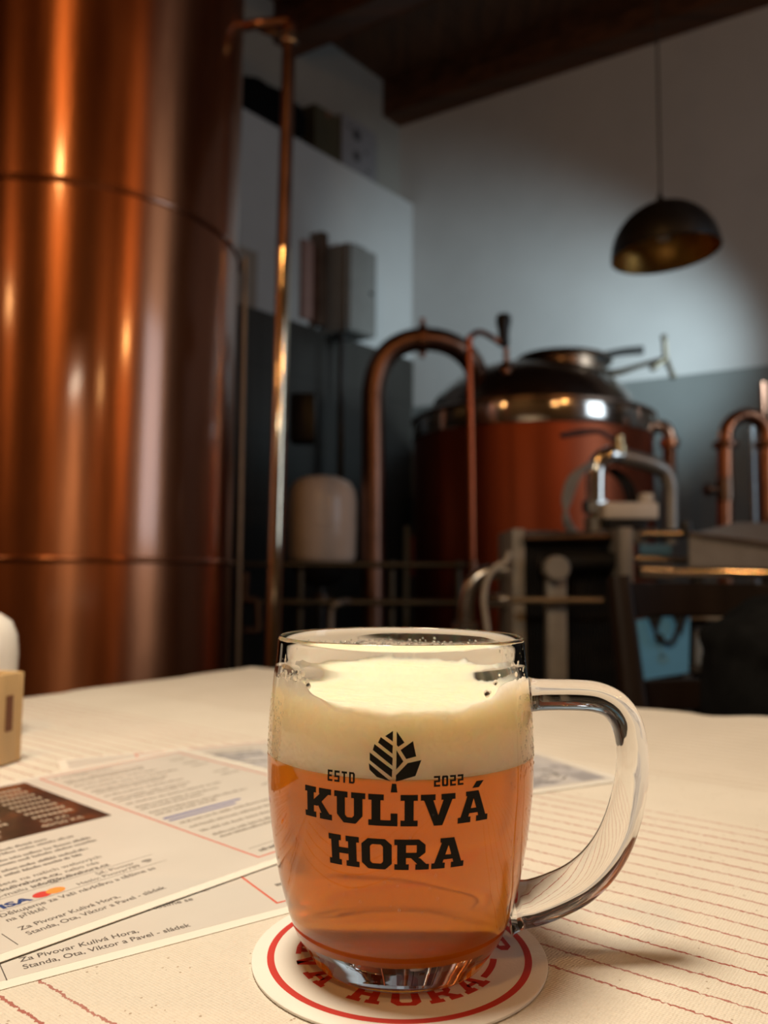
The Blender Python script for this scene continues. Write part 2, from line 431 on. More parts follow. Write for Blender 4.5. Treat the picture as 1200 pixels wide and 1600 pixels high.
# tile joints as grooves between separate tile faces
def tile_mat(name, col, sc):
    t = NT(name)
    uv = t.n('ShaderNodeCombineXYZ', {0: t.n('ShaderNodeVectorMath', {0: t.n('ShaderNodeNewGeometry').outputs['Position'], 1: tuple(AV)}, operation='DOT_PRODUCT').outputs['Value'],
                                      1: t.n('ShaderNodeSeparateXYZ', {0: t.n('ShaderNodeNewGeometry').outputs['Position']}).outputs[2], 2: 0.0}).outputs[0]
    br = t.n('ShaderNodeTexBrick', {'Vector': uv, 'Color1': c4(col), 'Color2': c4([x*1.1 for x in col]), 'Mortar': c4([x*.45 for x in col]), 'Scale': 1.0,
                                    'Mortar Size': .006, 'Brick Width': sc, 'Row Height': sc*1.5}, offset=0.0)
    return t.done(t.n('ShaderNodeBsdfPrincipled', {'Base Color': br.outputs[0], 'Roughness': .35}))
struct(finish('wall_left_tiles', b, tile_mat('dark_wall_tiles', (.032, .029, .025), .3)))
struct(finish('wall_right', rbox(NB(), -.15, 0, 0, LB, 0, HC+.2), M['wall']))
struct(finish('wall_right_lower', rbox(NB(), 0, .012, PW, LB, 0, 2.24), M['dado']))
struct(finish('wall_front', rbox(NB(), 0, LA, LB, LB+.15, 0, HC+.2), M['dark_wall']))
struct(finish('wall_back', rbox(NB(), LA, LA+.15, -.15, LB+.15, 0, HC+.2), M['dark_wall']))
struct(finish('floor', rbox(NB(), 0, LA, 0, LB, -.12, 0), M['floor']))
# plank ceiling
b = NB(); k = 0; bb = 0.0
while bb < LB-.01:
    wd = min(.19, LB-bb); rbox(b, 0, LA, bb+.002, bb+wd-.002, HC, HC+.03+.004*(k % 2)); bb += wd; k += 1
struct(finish('ceiling', b, M['wood_plank'], smooth=False))
for k in range(8):
    a0 = 0 if k == 0 else k*1.17
    o = finish('ceiling_beam', rbox(NB(), a0+.002, a0+.21, 0.0, LB, HC-.29, HC, bev=.012), M['wood_dark'])
    struct(o); o.name = 'trim_%d' % (k+1)

# ------------------------------------------------------------------ table and cloth
S0, S1, N0, N1 = -.905, .80, -.34, .865
tb = thing('dining_table', tuple(SA*(S0+S1)/2+NA*(N0+N1)/2), 'wooden dining table under the cream striped tablecloth', 'table')
finish('tabletop', box(NB(), SA*((S0+S1)/2)+NA*((N0+N1)/2)+ZV*(TZ-.020), (S1-S0-.11, N1-N0-.05, .034), axes=(SA, NA, ZV), bev=.004), M['chair_wood'], tb)
for i in (0, 1):
    for j in (0, 1):
        p = SA*(S0+.14 if i == 0 else S1-.14)+NA*(N0+.14 if j == 0 else N1-.14)
        finish('leg', box(NB(), p+ZV*((TZ-.037)/2), (.06, .06, TZ-.037), axes=(SA, NA, ZV), bev=.005), M['chair_wood'], tb)
def axis_samples(lo, hi, over):
    o = [lo-over+over*i/18 for i in range(18)]
    m = int((hi-lo)/.012); o += [lo+(hi-lo)*i/m for i in range(m+1)]
    o += [hi+over*(i+1)/18 for i in range(18)]
    return o
def cloth_point(s, n):
    lo_s, hi_s, lo_n, hi_n = S0, S1, N0, N1
    hn = hi_n + .004*sin(s*21+.6)+.003*sin(s*47+2) - .012*max(0, (s-.0))**1
    ls = lo_s + (.065-.0835*n) + .004*sin(n*17+1)+.002*sin(n*39)
    cs, cn = min(max(s, ls), hi_s), min(max(n, lo_n), hn)
    os_, on = s-cs, n-cn; L = hypot(os_, on); z = 0.0
    edge = min(cs-ls, hn-cn)
    # a slight swell and ripples near the loose far edge
    rip = max(0, 1-max(0, hn-cn)/.13) if cs > -.25 else 0
    z += .0045*rip*(0.5+.5*sin(cs*33+.8)+.25*sin(cs*61)) 
    if L > 1e-9:
        dx, dn = os_/L, on/L; r = .014; q = L/r
        if q < pi/2: out, down = r*sin(q), r*(1-cos(q))
        else:
            dep = L-r*pi/2; down = r+dep
            out = r+.010*sin((cs+cn)*40)*min(1, dep/.06)+.012*min(1, dep/.1)
        cs += dx*out; cn += dn*out; z -= down
    return SA*cs+NA*cn+ZV*(TZ+max(z, -.4))
b = NB(); ss = axis_samples(S0, S1, .16); ns = axis_samples(N0, N1, .16)
gr = [[b.verts.new(cloth_point(s, n)) for n in ns] for s in ss]
for i in range(len(ss)-1):
    for j in range(len(ns)-1): b.faces.new((gr[i][j], gr[i+1][j], gr[i+1][j+1], gr[i][j+1]))
cl = finish('tablecloth', b, M['cloth'], angle=180)
tag(cl, 'cream woven tablecloth with thin red stitched stripes spread over the table', 'tablecloth')
sm = cl.modifiers.new('thickness', 'SOLIDIFY'); sm.thickness = .0012; sm.offset = -1

# ------------------------------------------------------------------ slab lettering
def R4(x0, y0, x1, y1): return [(x0, y0), (x1, y0), (x1, y1), (x0, y1)]
def glyphs():
    G = {}
    G['H'] = (9.4, [R4(0,0,4,1.9), R4(5.4,0,9.4,1.9), R4(0,8.1,4,10), R4(5.4,8.1,9.4,10), R4(.8,1.9,3.3,8.1), R4(6.1,1.9,8.6,8.1), R4(3.3,4,6.1,6)])
    G['U'] = (9.2, [R4(0,8.1,4.1,10), R4(5.1,8.1,9.2,10), R4(.8,2.6,3.3,8.1), R4(5.9,2.6,8.4,8.1), [(.8,2.6),(2.8,0),(3.9,1.9),(3.3,2.6)],
                    [(2.8,0),(6.4,0),(5.3,1.9),(3.9,1.9)], [(6.4,0),(8.4,2.6),(5.9,2.6),(5.3,1.9)]])
    G['L'] = (8.0, [R4(0,0,8,1.9), R4(.9,1.9,3.4,8.1), R4(0,8.1,4.3,10), R4(6.1,1.9,8,4.1)])
    G['I'] = (4.7, [R4(0,0,4.7,1.9), R4(0,8.1,4.7,10), R4(1.1,1.9,3.6,8.1)])
    G['V'] = (9.8, [R4(0,8.1,4.1,10), R4(5.7,8.1,9.8,10), [(.9,8.1),(3.5,8.1),(5.9,0),(3.7,0)], [(6.3,8.1),(8.9,8.1),(6.1,0),(3.9,0)]])
    A = [R4(0,0,4,1.9), R4(5.8,0,9.8,1.9), [(.8,1.9),(3.3,1.9),(5.6,10),(3.3,10)], [(6.5,1.9),(9,1.9),(6.5,10),(4.2,10)], R4(2.9,2.9,6.9,4.5), R4(2.4,8.5,6.3,10)]
    G['A'] = (9.8, A); G['Á'] = (9.8, A+[[(4.4,10.9),(6.6,10.9),(8.3,13),(5.8,13)]])
    G['K'] = (9.4, [R4(0,0,4.1,1.9), R4(0,8.1,4.1,10), R4(.8,1.9,3.3,8.1), [(3.3,3.9),(4.6,3.9),(8.2,8.1),(5.4,8.1),(3.3,5.9)], R4(5.1,8.1,9.2,10),
                    [(4.2,5.4),(5.7,6.0),(8.6,1.9),(5.9,1.9)], R4(5.3,0,9.4,1.9)])
    def ring(w, h=10, t=2.5, c=1.9, b_=1.9):
        o = [(c,0),(w-c,0),(w,c),(w,h-c),(w-c,h),(c,h),(0,h-c),(0,c)]
        i = [(t+.6,b_),(w-t-.6,b_),(w-t,b_+.7),(w-t,h-b_-.7),(w-t-.6,h-b_),(t+.6,h-b_),(t,h-b_-.7),(t,b_+.7)]
        return [[o[k], o[(k+1)%8], i[(k+1)%8], i[k]] for k in range(8)]
    G['O'] = (8.6, ring(8.6))
    bowl = [R4(0,8.1,6.8,10), R4(.8,1.9,3.3,8.1), [(6.8,10),(8.7,8.2),(6.2,8.1),(6.2,8.1)][:3], R4(6.2,5.5,8.7,8.2), [(6.2,5.7),(6.8,3.9),(8.7,5.6)], R4(3.3,3.9,6.8,5.7)]
    G['P'] = (8.8, [R4(0,0,4.4,1.9)]+bowl)
    G['R'] = (9.8, [R4(0,0,4.1,1.9), R4(5.9,0,9.8,1.9)]+bowl+[[(4.6,3.9),(7.2,3.9),(9.0,1.9),(6.4,1.9)]])
    n = {}
    n['E'] = (5.6, [R4(0,0,2,10), R4(2,0,5.6,1.9), R4(2,4.1,4.8,5.9), R4(2,8.1,5.6,10)])
    n['S'] = (5.8, [R4(0,0,5.8,1.9), R4(3.8,1.9,5.8,4.1), R4(0,4.1,5.8,5.9), R4(0,5.9,2,8.1), R4(0,8.1,5.8,10)])
    n['T'] = (5.8, [R4(0,8.1,5.8,10), R4(1.9,0,3.9,8.1)])
    n['O'] = (6.0, ring(6, 10, 2, 1.0, 1.8)); n['0'] = n['O']
    n['D'] = (6.0, [R4(0,0,2,10), R4(2,0,4.6,1.8), R4(2,8.2,4.6,10), [(4.6,0),(6,1.4),(6,8.6),(4.6,10),(4,8.2),(4,1.8)]])
    n['2'] = (5.8, [R4(0,0,5.8,1.9), R4(0,1.9,2,4.1), R4(0,4.1,5.8,5.9), R4(3.8,5.9,5.8,8.1), R4(0,8.1,5.8,10)])
    return G, n
GL, GN = glyphs()
def set_word(word, table, gap, total=None):
    """polygons of a word, cap height 10, x from 0; scaled in x to 'total' if given"""
    out = []; x = 0
    for ch in word:
        if ch == ' ': x += 4; continue
        wd, ps = table[ch]; out += [[(x+px, py) for px, py in p] for p in ps]; x += wd+gap
    x -= gap
    if total: out = [[(px*total/x, py) for px, py in p] for p in out]; x = total
    return out, x
def flat_to_mesh(polys, cuts, fn, bm=None, mi=0):
    """polys in (x,y) plane, sliced every 'cuts' along x, each vertex mapped by fn(x,y)->Vector"""
    b = NB()
    for p in polys: b.faces.new([b.verts.new((x, y, 0)) for x, y in p])
    if cuts:
        xs = [v.co.x for v in b.verts]; x = math.floor(min(xs)/cuts)*cuts
        while x < max(xs):
            x += cuts
            bmesh.ops.bisect_plane(b, geom=b.verts[:]+b.edges[:]+b.faces[:], plane_co=(x, 0, 0), plane_no=(1, 0, 0))
    bmesh.ops.recalc_face_normals(b, faces=b.faces[:])
    b.verts.ensure_lookup_table()
    tgt = bm if bm is not None else NB()
    mp = {v: tgt.verts.new(fn(v.co.x, v.co.y)) for v in b.verts}
    for f in b.faces:
        try: tgt.faces.new([mp[v] for v in f.verts]).material_index = mi
        except ValueError: pass
    b.free(); return tgt

# ------------------------------------------------------------------ beer mug
MX, MY = .0068, .309
CZ = TZ+.0017                   # top of the coaster
OUT = [(0, .0018), (.020, .0016), (.0270, .0006), (.0300, .0002), (.0322, .0006), (.0336, .0024), (.0352, .0048), (.0372, .0078), (.0392, .0112), (.0414, .0170), (.0434, .0238), (.0451, .0300), (.0463, .0365),
       (.0475, .0430), (.0484, .0493), (.0492, .0560), (.0498, .0621), (.0501, .0690), (.0501, .0749), (.0499, .0820), (.0496, .0877), (.0490, .0950), (.0483, .1020), (.0476, .1075),
       (.0473, .1110), (.0471, .1140), (.0469, .1155), (.0465, .1165), (.0460, .1169), (.0455, .1166), (.0453, .1160)]
def rout(z):
    P = OUT[4:27]
    for (r0, z0), (r1, z1) in zip(P, P[1:]):
        if z0 <= z <= z1: return r0+(r1-r0)*(z-z0)/(z1-z0)
    return P[0][0] if z < P[0][1] else P[-1][0]
WT = .0027
def rin(z): return rout(z)-(.0019+.0013*min(1, max(0, (.1150-z)/.008))**.9)-max(0, (.028-z))*.08
INZ = [.1150, .1125, .110, .107, .102, .0985, .095, .0877, .080, .0749, .066, .058, .049, .042, .035, .029, .0235, .0195, .0165, .0145]
INN = [(rin(z), z) for z in INZ] + [(rin(.0145)-.003, .0122), (rin(.0145)-.008, .0108), (.018, .0100), (0, .0098)]
mug = thing('beer_mug', (MX, MY, CZ), 'clear glass beer mug with loop handle and black printed leaf logo', 'mug')
def refine(prof, k=3):
    P = [Vector((r, z, 0)) for r, z in prof]; S = smoothpts(P, k); return [(max(0, p.x), p.y) for p in S]
b = lathe(NB(), refine(OUT[1:], 3)+refine(INN[:-1], 3), (MX, MY, CZ), 128)
# close both ends at the axis
b.verts.ensure_lookup_table()
ringA = b.verts[0:128]; ringB = b.verts[len(b.verts)-128:]
b.faces.new(ringA); b.faces.new(ringB)
for f in b.faces:
    q = f.calc_center_median(); r_ = hypot(q.x-MX, q.y-MY); z_ = q.z-CZ
    if .0085 < z_ < .0745 and r_ < rout(z_)-.0012: f.material_index = 1
gb = finish('glass_body', b, [M['glass'], M['glass_wet']], mug, angle=60)
# handle: solid bar of rounded section, centre line in the plane of the mug axis
HP = [(.0465, .0962, .0078), (.0490, .0962, .0066), (.0540, .0962, .0059), (.0620, .0963, .0057), (.0700, .0962, .0057), (.0765, .0955, .0057), (.0822, .0930, .0057), (.0862, .0885, .0056), (.0882, .0830, .0055), (.0892, .0760, .0055), (.0892, .0680, .0056), (.0880, .0590, .0058), (.0855, .0495, .0060),
      (.0815, .0400, .0063), (.0755, .0315, .0066), (.0680, .0250, .0069), (.0590, .0205, .0071), (.0500, .0178, .0073), (.0445, .0170, .0078), (.0405, .0165, .0092)]
b = tube(NB(), [(MX+x-(.0014 if x > .05 else 0), MY-.002*(x-.04)/.05, CZ+z-.0016*(1 if z > .06 else 0)) for x, z, r in HP], [r for x, z, r in HP], 32, sx=1.25, up=(0, 1, 0), k=6, sq=2.6)
hd = finish('handle', b, M['glass_handle'], mug, angle=60)
# printed logo
def on_mug(az0, z0, sc, lift=.00012, yk=1.0):
    def f(x, y):
        z = z0+y*sc*yk; r = rout(z)+lift; a = az0 + x*sc/.0495
        return Vector((MX+r*sin(a), MY-r*cos(a), CZ+z))
    return f
def zpx(px, py):                  # height on the front of the mug seen at a pixel
    return at(px, py, MY-.0495).z-CZ
LC = -.055
b = NB()
def put_word(word, tab, gap, pxl, pxr, py_top, py_bot):
    z0, z1 = zpx((pxl+pxr)/2, py_bot), zpx((pxl+pxr)/2, py_top); sc = (z1-z0)/10
    al = math.asin((pxl-624)/206); ar = math.asin((pxr-624)/206)
    tot = (ar-al)*.0495/sc
    ps, _ = set_word(word, tab, gap, tot)
    flat_to_mesh(ps, .0012/sc, on_mug(al, z0, sc), b)
put_word('KULIVÁ', GL, .75, 491, 739, 1241, 1291)
put_word('HORA', GL, .65, 523, 708, 1312, 1362)
put_word('ESTD', GN, 2.1, 523, 560, 1209, 1227)
put_word('2022', GN, 1.6, 664, 704, 1213, 1230)
# hop-leaf emblem, from its own outline (units: 70 wide, 97 high)
LEAF = [[(545,130),(545,312),(432,222)], [(368,240),(545,380),(540,520),(330,335)], [(278,362),(545,590),(540,722),(255,465)],
        [(210,508),(540,785),(535,920),(212,640)], [(200,692),(525,988),(320,920),(210,800)], [(598,135),(712,325),(625,400),(600,370)],
        [(835,300),(880,560),(738,605),(655,452)], [(598,455),(697,645),(595,785)], [(955,622),(870,890),(590,988),(592,880),(758,672)], [(535,1022),(598,1022),(615,1172),(518,1172)]]
z0 = zpx(613, 1220.3); z1 = zpx(613, 1142); sc = (z1-z0)/85.5
al = math.asin((577.9-624)/206)
fx = (math.asin((647.5-624)/206)-al)*.0495/sc/76
flat_to_mesh([[((x-195)/10*fx, (985-y)/10) for x, y in p] for p in LEAF], .0012/sc, on_mug(al, z0, sc), b)
lg = finish('printed_logo', b, M['black_ink'], gb, smooth=False)
lg['label'] = 'black leaf emblem and lettering printed on the glass'

# condensation and froth drops on the glass
def add_ball(bm, fn, nu, nv):
    rows = []
    for k in range(nv+1):
        th = pi*k/nv
        if k in (0, nv): rows.append([bm.verts.new(fn(0, 0, cos(th)))])
        else: rows.append([bm.verts.new(fn(sin(th)*cos(2*pi*q/nu), sin(th)*sin(2*pi*q/nu), cos(th))) for q in range(nu)])
    for A_, B_ in zip(rows, rows[1:]):
        for q in range(nu):
            w_ = (q+1) % nu
            if len(A_) == 1: bm.faces.new((A_[0], B_[q], B_[w_]))
            elif len(B_) == 1: bm.faces.new((A_[q], B_[0], A_[w_]))
            else: bm.faces.new((A_[q], B_[q], B_[w_], A_[w_]))
def drop(bm, z, a, r, outside, sq=1.0, stretch=1.0):
    rr = rout(z) if outside else rin(z)
    sgn = 1 if outside else -1
    nrm = Vector((sin(a), -cos(a), 0)); tg = Vector((cos(a), sin(a), 0))
    c = Vector((MX, MY, CZ+z))+nrm*rr
    add_ball(bm, lambda x, y, zz: c + tg*x*r + nrm*y*r*.45 + ZV*zz*r*stretch, 8, 6)
b = NB()
for i in range(330):
    a = random.uniform(-pi, pi); 
    far = abs(a) > 1.7
    z = random.uniform(.1035, .1125) if far else random.uniform(.078, .110)
    if not far and (abs(a) < .85 or random.random() < .5): continue
    drop(b, z, a, random.choice([.00022, .0003, .0004, .0006]), False, stretch=random.uniform(1, 1.6))
for i in range(150):
    a = random.uniform(-1.45, -1.0); drop(b, random.uniform(.074, .096), a, random.uniform(.00018, .00042), True, stretch=1.2)
for i in range(150):
    a = random.uniform(.95, 1.45); drop(b, random.uniform(.070, .098), a, random.uniform(.00018, .00045), True, stretch=1.5)
for i in range(60):
    a = random.uniform(-1.3, 1.3); drop(b, random.uniform(.018, .07), a, random.uniform(.0002, .0004), True, stretch=1.6)
# wet meniscus line of clinging froth below the far rim
for i in range(210):
    a = random.uniform(1.75, 2*pi-1.75); drop(b, .1106+random.uniform(-.0013, .0008), a, random.uniform(.0004, .0010), False, stretch=.5)
dr = finish('condensation_drops', b, M['water'], mug); dr['kind'] = 'stuff'

# beer and foam
beer = thing('beer', (MX, MY, CZ+.0098), 'amber hazy beer with a tall cream foam head inside the mug', 'beer')
EPS = .00025; BZ = .0742
def rb(z): return rin(z)+EPS
zs = [z for z in INZ if z < BZ]
bp = [(0, .0095), (.018, .0097), (rin(.0145)-.008+EPS, .0105), (rin(.0145)-.003+EPS, .0119)] + [(rb(z), z) for z in sorted(zs)] + [(rb(BZ), BZ), (0, BZ)]
finish('beer_liquid', lathe(NB(), bp, (MX, MY, CZ), 96), M['beer'], beer, angle=50)
# foam: outer ring climbs the wall unevenly, top surface dips in the middle
b = NB(); n = 160; c = Vector((MX, MY, CZ)); rings = []
from mathutils import noise as mn
def topz(a):
    d = abs((a+pi) % (2*pi)-pi)            # angle from the viewer's side
    side = min(1, max(0, (d-.42)/.42))*min(1, max(0, (2.1-d)/.5))
    n1_ = mn.noise(Vector((cos(a)*4, sin(a)*4, 1))); n2_ = mn.noise(Vector((cos(a)*18, sin(a)*18, 4)))
    return .0936 + .0086*side + (.0032 if d > 1.6 else 0)*min(1, max(0, (d-1.6)/.4)) + .0022*n1_ + .0014*n2_
def fp(a, r, z): return c+Vector((sin(a)*r, -cos(a)*r, z))
for u in (0.0, .12, .25, .4, .55, .7, .82, .91, .97, 1.0):
    ring = []
    for i in range(n):
        a = 2*pi*i/n; z = (BZ-.0006)+(topz(a)-(BZ-.0006))*u
        ring.append(b.verts.new(fp(a, rin(z)+(.0002 if u < .95 else .00005), z)))
    rings.append(ring)
for u in (.985, .96, .92, .85, .75, .62, .48, .34, .2, .1):
    ring = []
    for i in range(n):
        a = 2*pi*i/n; zt = topz(a)
        k = min(1, (1-u)/.09)**.6; z = zt*(1-k)+.0962*k + .0006*(1-k) + .0006*mn.noise(Vector((sin(a)*u*6, cos(a)*u*6, 7)))
        ring.append(b.verts.new(fp(a, rin(zt)*u, z)))
    rings.append(ring)
for A, B in zip(rings, rings[1:]):
    for i in range(n): b.faces.new((A[i], A[(i+1) % n], B[(i+1) % n], B[i]))
b.faces.new(rings[-1]); b.faces.new(rings[0][::-1])
finish('foam_head', b, M['foam'], beer, angle=120)
# froth blobs clinging to the inside of the glass above the foam
b = NB()
for i in range(34):
    side = random.choice([-1, 1]); a = side*random.uniform(.62, 1.25)
    z = topz(a)+random.uniform(.0003, .0032)
    r = random.choice([.0004, .0005, .0007, .0010])
    rr = rin(z)-.00005; nrm = Vector((sin(a), -cos(a), 0)); tg = Vector((cos(a), sin(a), 0)); cc = Vector((MX, MY, CZ+z))+nrm*rr
    add_ball(b, lambda x, y, zz: cc+tg*x*r*1.2+nrm*y*r*.3+ZV*zz*r, 10, 7)
fb = finish('clinging_froth', b, M['foam'], beer); fb['kind'] = 'stuff'

# ------------------------------------------------------------------ coaster
cs = thing('coaster', (MX, MY, TZ), 'round white cardboard beer coaster with red ring under the mug', 'coaster')
R = .0546
b = lathe(NB(), [(0, .0002), (R-.0006, .0002), (R-.0001, .0005), (R, .0009), (R-.0001, .0013), (R-.0006, .0016), (0, .0016)], (MX, MY, TZ), 128)
finish('board', b, M['coaster'], cs)
b = NB(); zc = TZ+.00165
def ringf(r0, r1, a0=0, a1=2*pi, n=128):
    for i in range(n):
        p = a0+(a1-a0)*i/n; q = a0+(a1-a0)*(i+1)/n
        poly(b, [(MX+r*sin(t), MY-r*cos(t), zc) for r, t in ((r0, p), (r1, p), (r1, q), (r0, q))])
ringf(.0463, .0489)
ringf(.0338, .0362, radians(56), radians(80), 12); ringf(.0315, .0338, radians(-176), radians(-161), 10)
def arc_word(word, ang_c, rb_, h, wl, outward=False):
    """letters on a circle; ang measured from the viewer's side, positive to the right"""
    n = len([1 for ch in word]); 
    for k, ch in enumerate(word):
        if ch == ' ': continue
        a = radians(ang_c[k]); wd, ps = GL[ch]; s = h/10; sx = wl/9.4
        for p in ps:
            v = []
            for x, y in p:
                xx = (x-wd/2)*sx; yy = y*s
                if not outward:      # feet to the rim, tops towards the centre
                    r = rb_-yy; t = a+xx/rb_
                else:
                    r = rb_+yy; t = a-xx/rb_
                v.append((MX+r*sin(t), MY-r*cos(t), zc))
            f = poly(b, v)
angs = [-137, -117.5, -101.5, -89.5, -75, -54, -38, -20, 2.5, 24, 45]
arc_word('KULIVÁ HORA', angs, .0385, .0105, .0118)
arc_word('PIVOVAR', [216, 200.5, 184, 165, 146, 120.5, 99], .0330, .0095, .0112, True)
pr = finish('red_print', b, M['red_ink'], cs, smooth=False)

# ------------------------------------------------------------------ menu sheets
def text_polys(body, size, bold=0.0):
    cu = D.curves.new('t', 'FONT'); cu.body = body; cu.size = size; cu.offset = bold; cu.resolution_u = 3
    ob = D.objects.new('t', cu); 
    me = D.meshes.new_from_object(ob)
    V = [v.co.copy() for v in me.vertices]; Fs = [tuple(p.vertices) for p in me.polygons]
    D.objects.remove(ob); D.curves.remove(cu); D.meshes.remove(me)
    return V, Fs
class Sheet:
    """a laminated card lying in the table plane; x along the text, y up the page (away), origin lower right corner"""
    def __init__(s, label, ang, right, low, w, h, z, group, lift=None, marg=.006):
        s.e = Vector((cos(radians(ang)), sin(radians(ang)), 0)); s.n = Vector((-s.e.y, s.e.x, 0))
        s.o = s.e*right + s.n*low; s.w, s.h, s.z = w, h, z; s.lift = lift or (lambda x, y: 0)
        s.root = thing('menu_card', tuple(s.o+s.e*(-w/2)+s.n*(h/2)+ZV*(TZ+z)), label, 'menu', group)
        s.plate('card', -w, 0, 0, h, 0, .00024, M['paper_edge'])
        s.pp = s.plate('paper', -w+marg, -marg, marg, h-marg, .00025, .00030, M['paper'])
        s.b = {}
    def P(s, x, y, dz): return s.o+s.e*x+s.n*y+ZV*(TZ+s.z+s.lift(x, y)+dz)
    def plate(s, name, x0, x1, y0, y1, z0, z1, m):
        b = NB(); nx, ny = 24, 18
        g = [[[b.verts.new(s.P(x0+(x1-x0)*i/nx, y0+(y1-y0)*j/ny, z)) for j in range(ny+1)] for i in range(nx+1)] for z in (z0, z1)]
        for i in range(nx):
            for j in range(ny):
                for q in g: b.faces.new((q[i][j], q[i+1][j], q[i+1][j+1], q[i][j+1]))
        for i in range(nx):
            for j in (0, ny): b.faces.new((g[0][i][j], g[0][i+1][j], g[1][i+1][j], g[1][i][j]))
        for j in range(ny):
            for i in (0, nx): b.faces.new((g[0][i][j], g[0][i][j+1], g[1][i][j+1], g[1][i][j]))
        return finish(name, b, m, s.root, angle=60)
    def bm(s, key): return s.b.setdefault(key, NB())
    def rect(s, key, x0, x1, y0, y1, dz=.00034):
        b = s.bm(key); n = max(1, int(abs(x1-x0)/.012)); m = max(1, int(abs(y1-y0)/.012))
        for i in range(n):
            for j in range(m):
                xa, xb = x0+(x1-x0)*i/n, x0+(x1-x0)*(i+1)/n; ya, yb = y0+(y1-y0)*j/m, y0+(y1-y0)*(j+1)/m
                poly(b, [s.P(xa, ya, dz), s.P(xb, ya, dz), s.P(xb, yb, dz), s.P(xa, yb, dz)])
    def text(s, key, body, x, y, size, bold=0, dz=.00034, wide=1.0, right=False, fit=None):
        V, Fs = text_polys(body, size, bold*size); b = s.bm(key)
        if fit: wide = fit/max(v.x for v in V)
        if right:
            mx = max(v.x for v in V)*wide; x = x-mx
        vs = [b.verts.new(s.P(x+v.x*wide, y+v.y, dz)) for v in V]
        for f in Fs:
            try: b.faces.new([vs[i] for i in f])
            except ValueError: pass
    def greek(s, key, x0, x1, y, h, rows, pitch, seed=1, ragged=.35):
        """lines of print too small and blurred to read: one thin bar of ink per word"""
        rg = random.Random(seed)
        for r in range(rows):
            x = x0+rg.uniform(0, .001); end = x1-(x1-x0)*rg.uniform(0, ragged); yy = y-r*pitch
            while x < end:
                wl = rg.uniform(.003, .010); k = x
                while k < min(x+wl, end):           # letters
                    lw = rg.uniform(.0007, .0011); hh = h*rg.choice([.62, .62, .7, 1.0])
                    poly(s.bm(key), [s.P(k, yy, .00034), s.P(k+lw*.72, yy, .00034), s.P(k+lw*.72, yy+hh, .00034), s.P(k, yy+hh, .00034)])
                    k += lw
                x += wl+.0013
    def close(s, names):
        for k, b in s.b.items(): finish(names[k][0], b, M[names[k][1]], s.pp, smooth=False)
NAMES = {'ink': ('printed_text', 'text_ink'), 'rules': ('printed_rule', 'text_ink'), 'wifi': ('wifi_symbol', 'text_ink'), 'photo2': ('printed_picture', 'sketch'), 'red2': ('red_frame_line', 'line_red'), 'faint': ('printed_price_list', 'faint_ink'), 'red': ('red_frame_line', 'line_red'), 'photo': ('printed_photo', 'photo'),
         'ptext': ('photo_caption_text', 'photo_text'), 'blue': ('blue_heading', 'blue_print'), 'visa': ('card_logo_word', 'visa_blue'),
         'mred': ('card_logo_circle', 'logo_red'), 'mor': ('card_logo_circle', 'logo_orange'), 'sk': ('printed_sketch', 'sketch'), 'skd': ('printed_drawing', 'text_ink')}
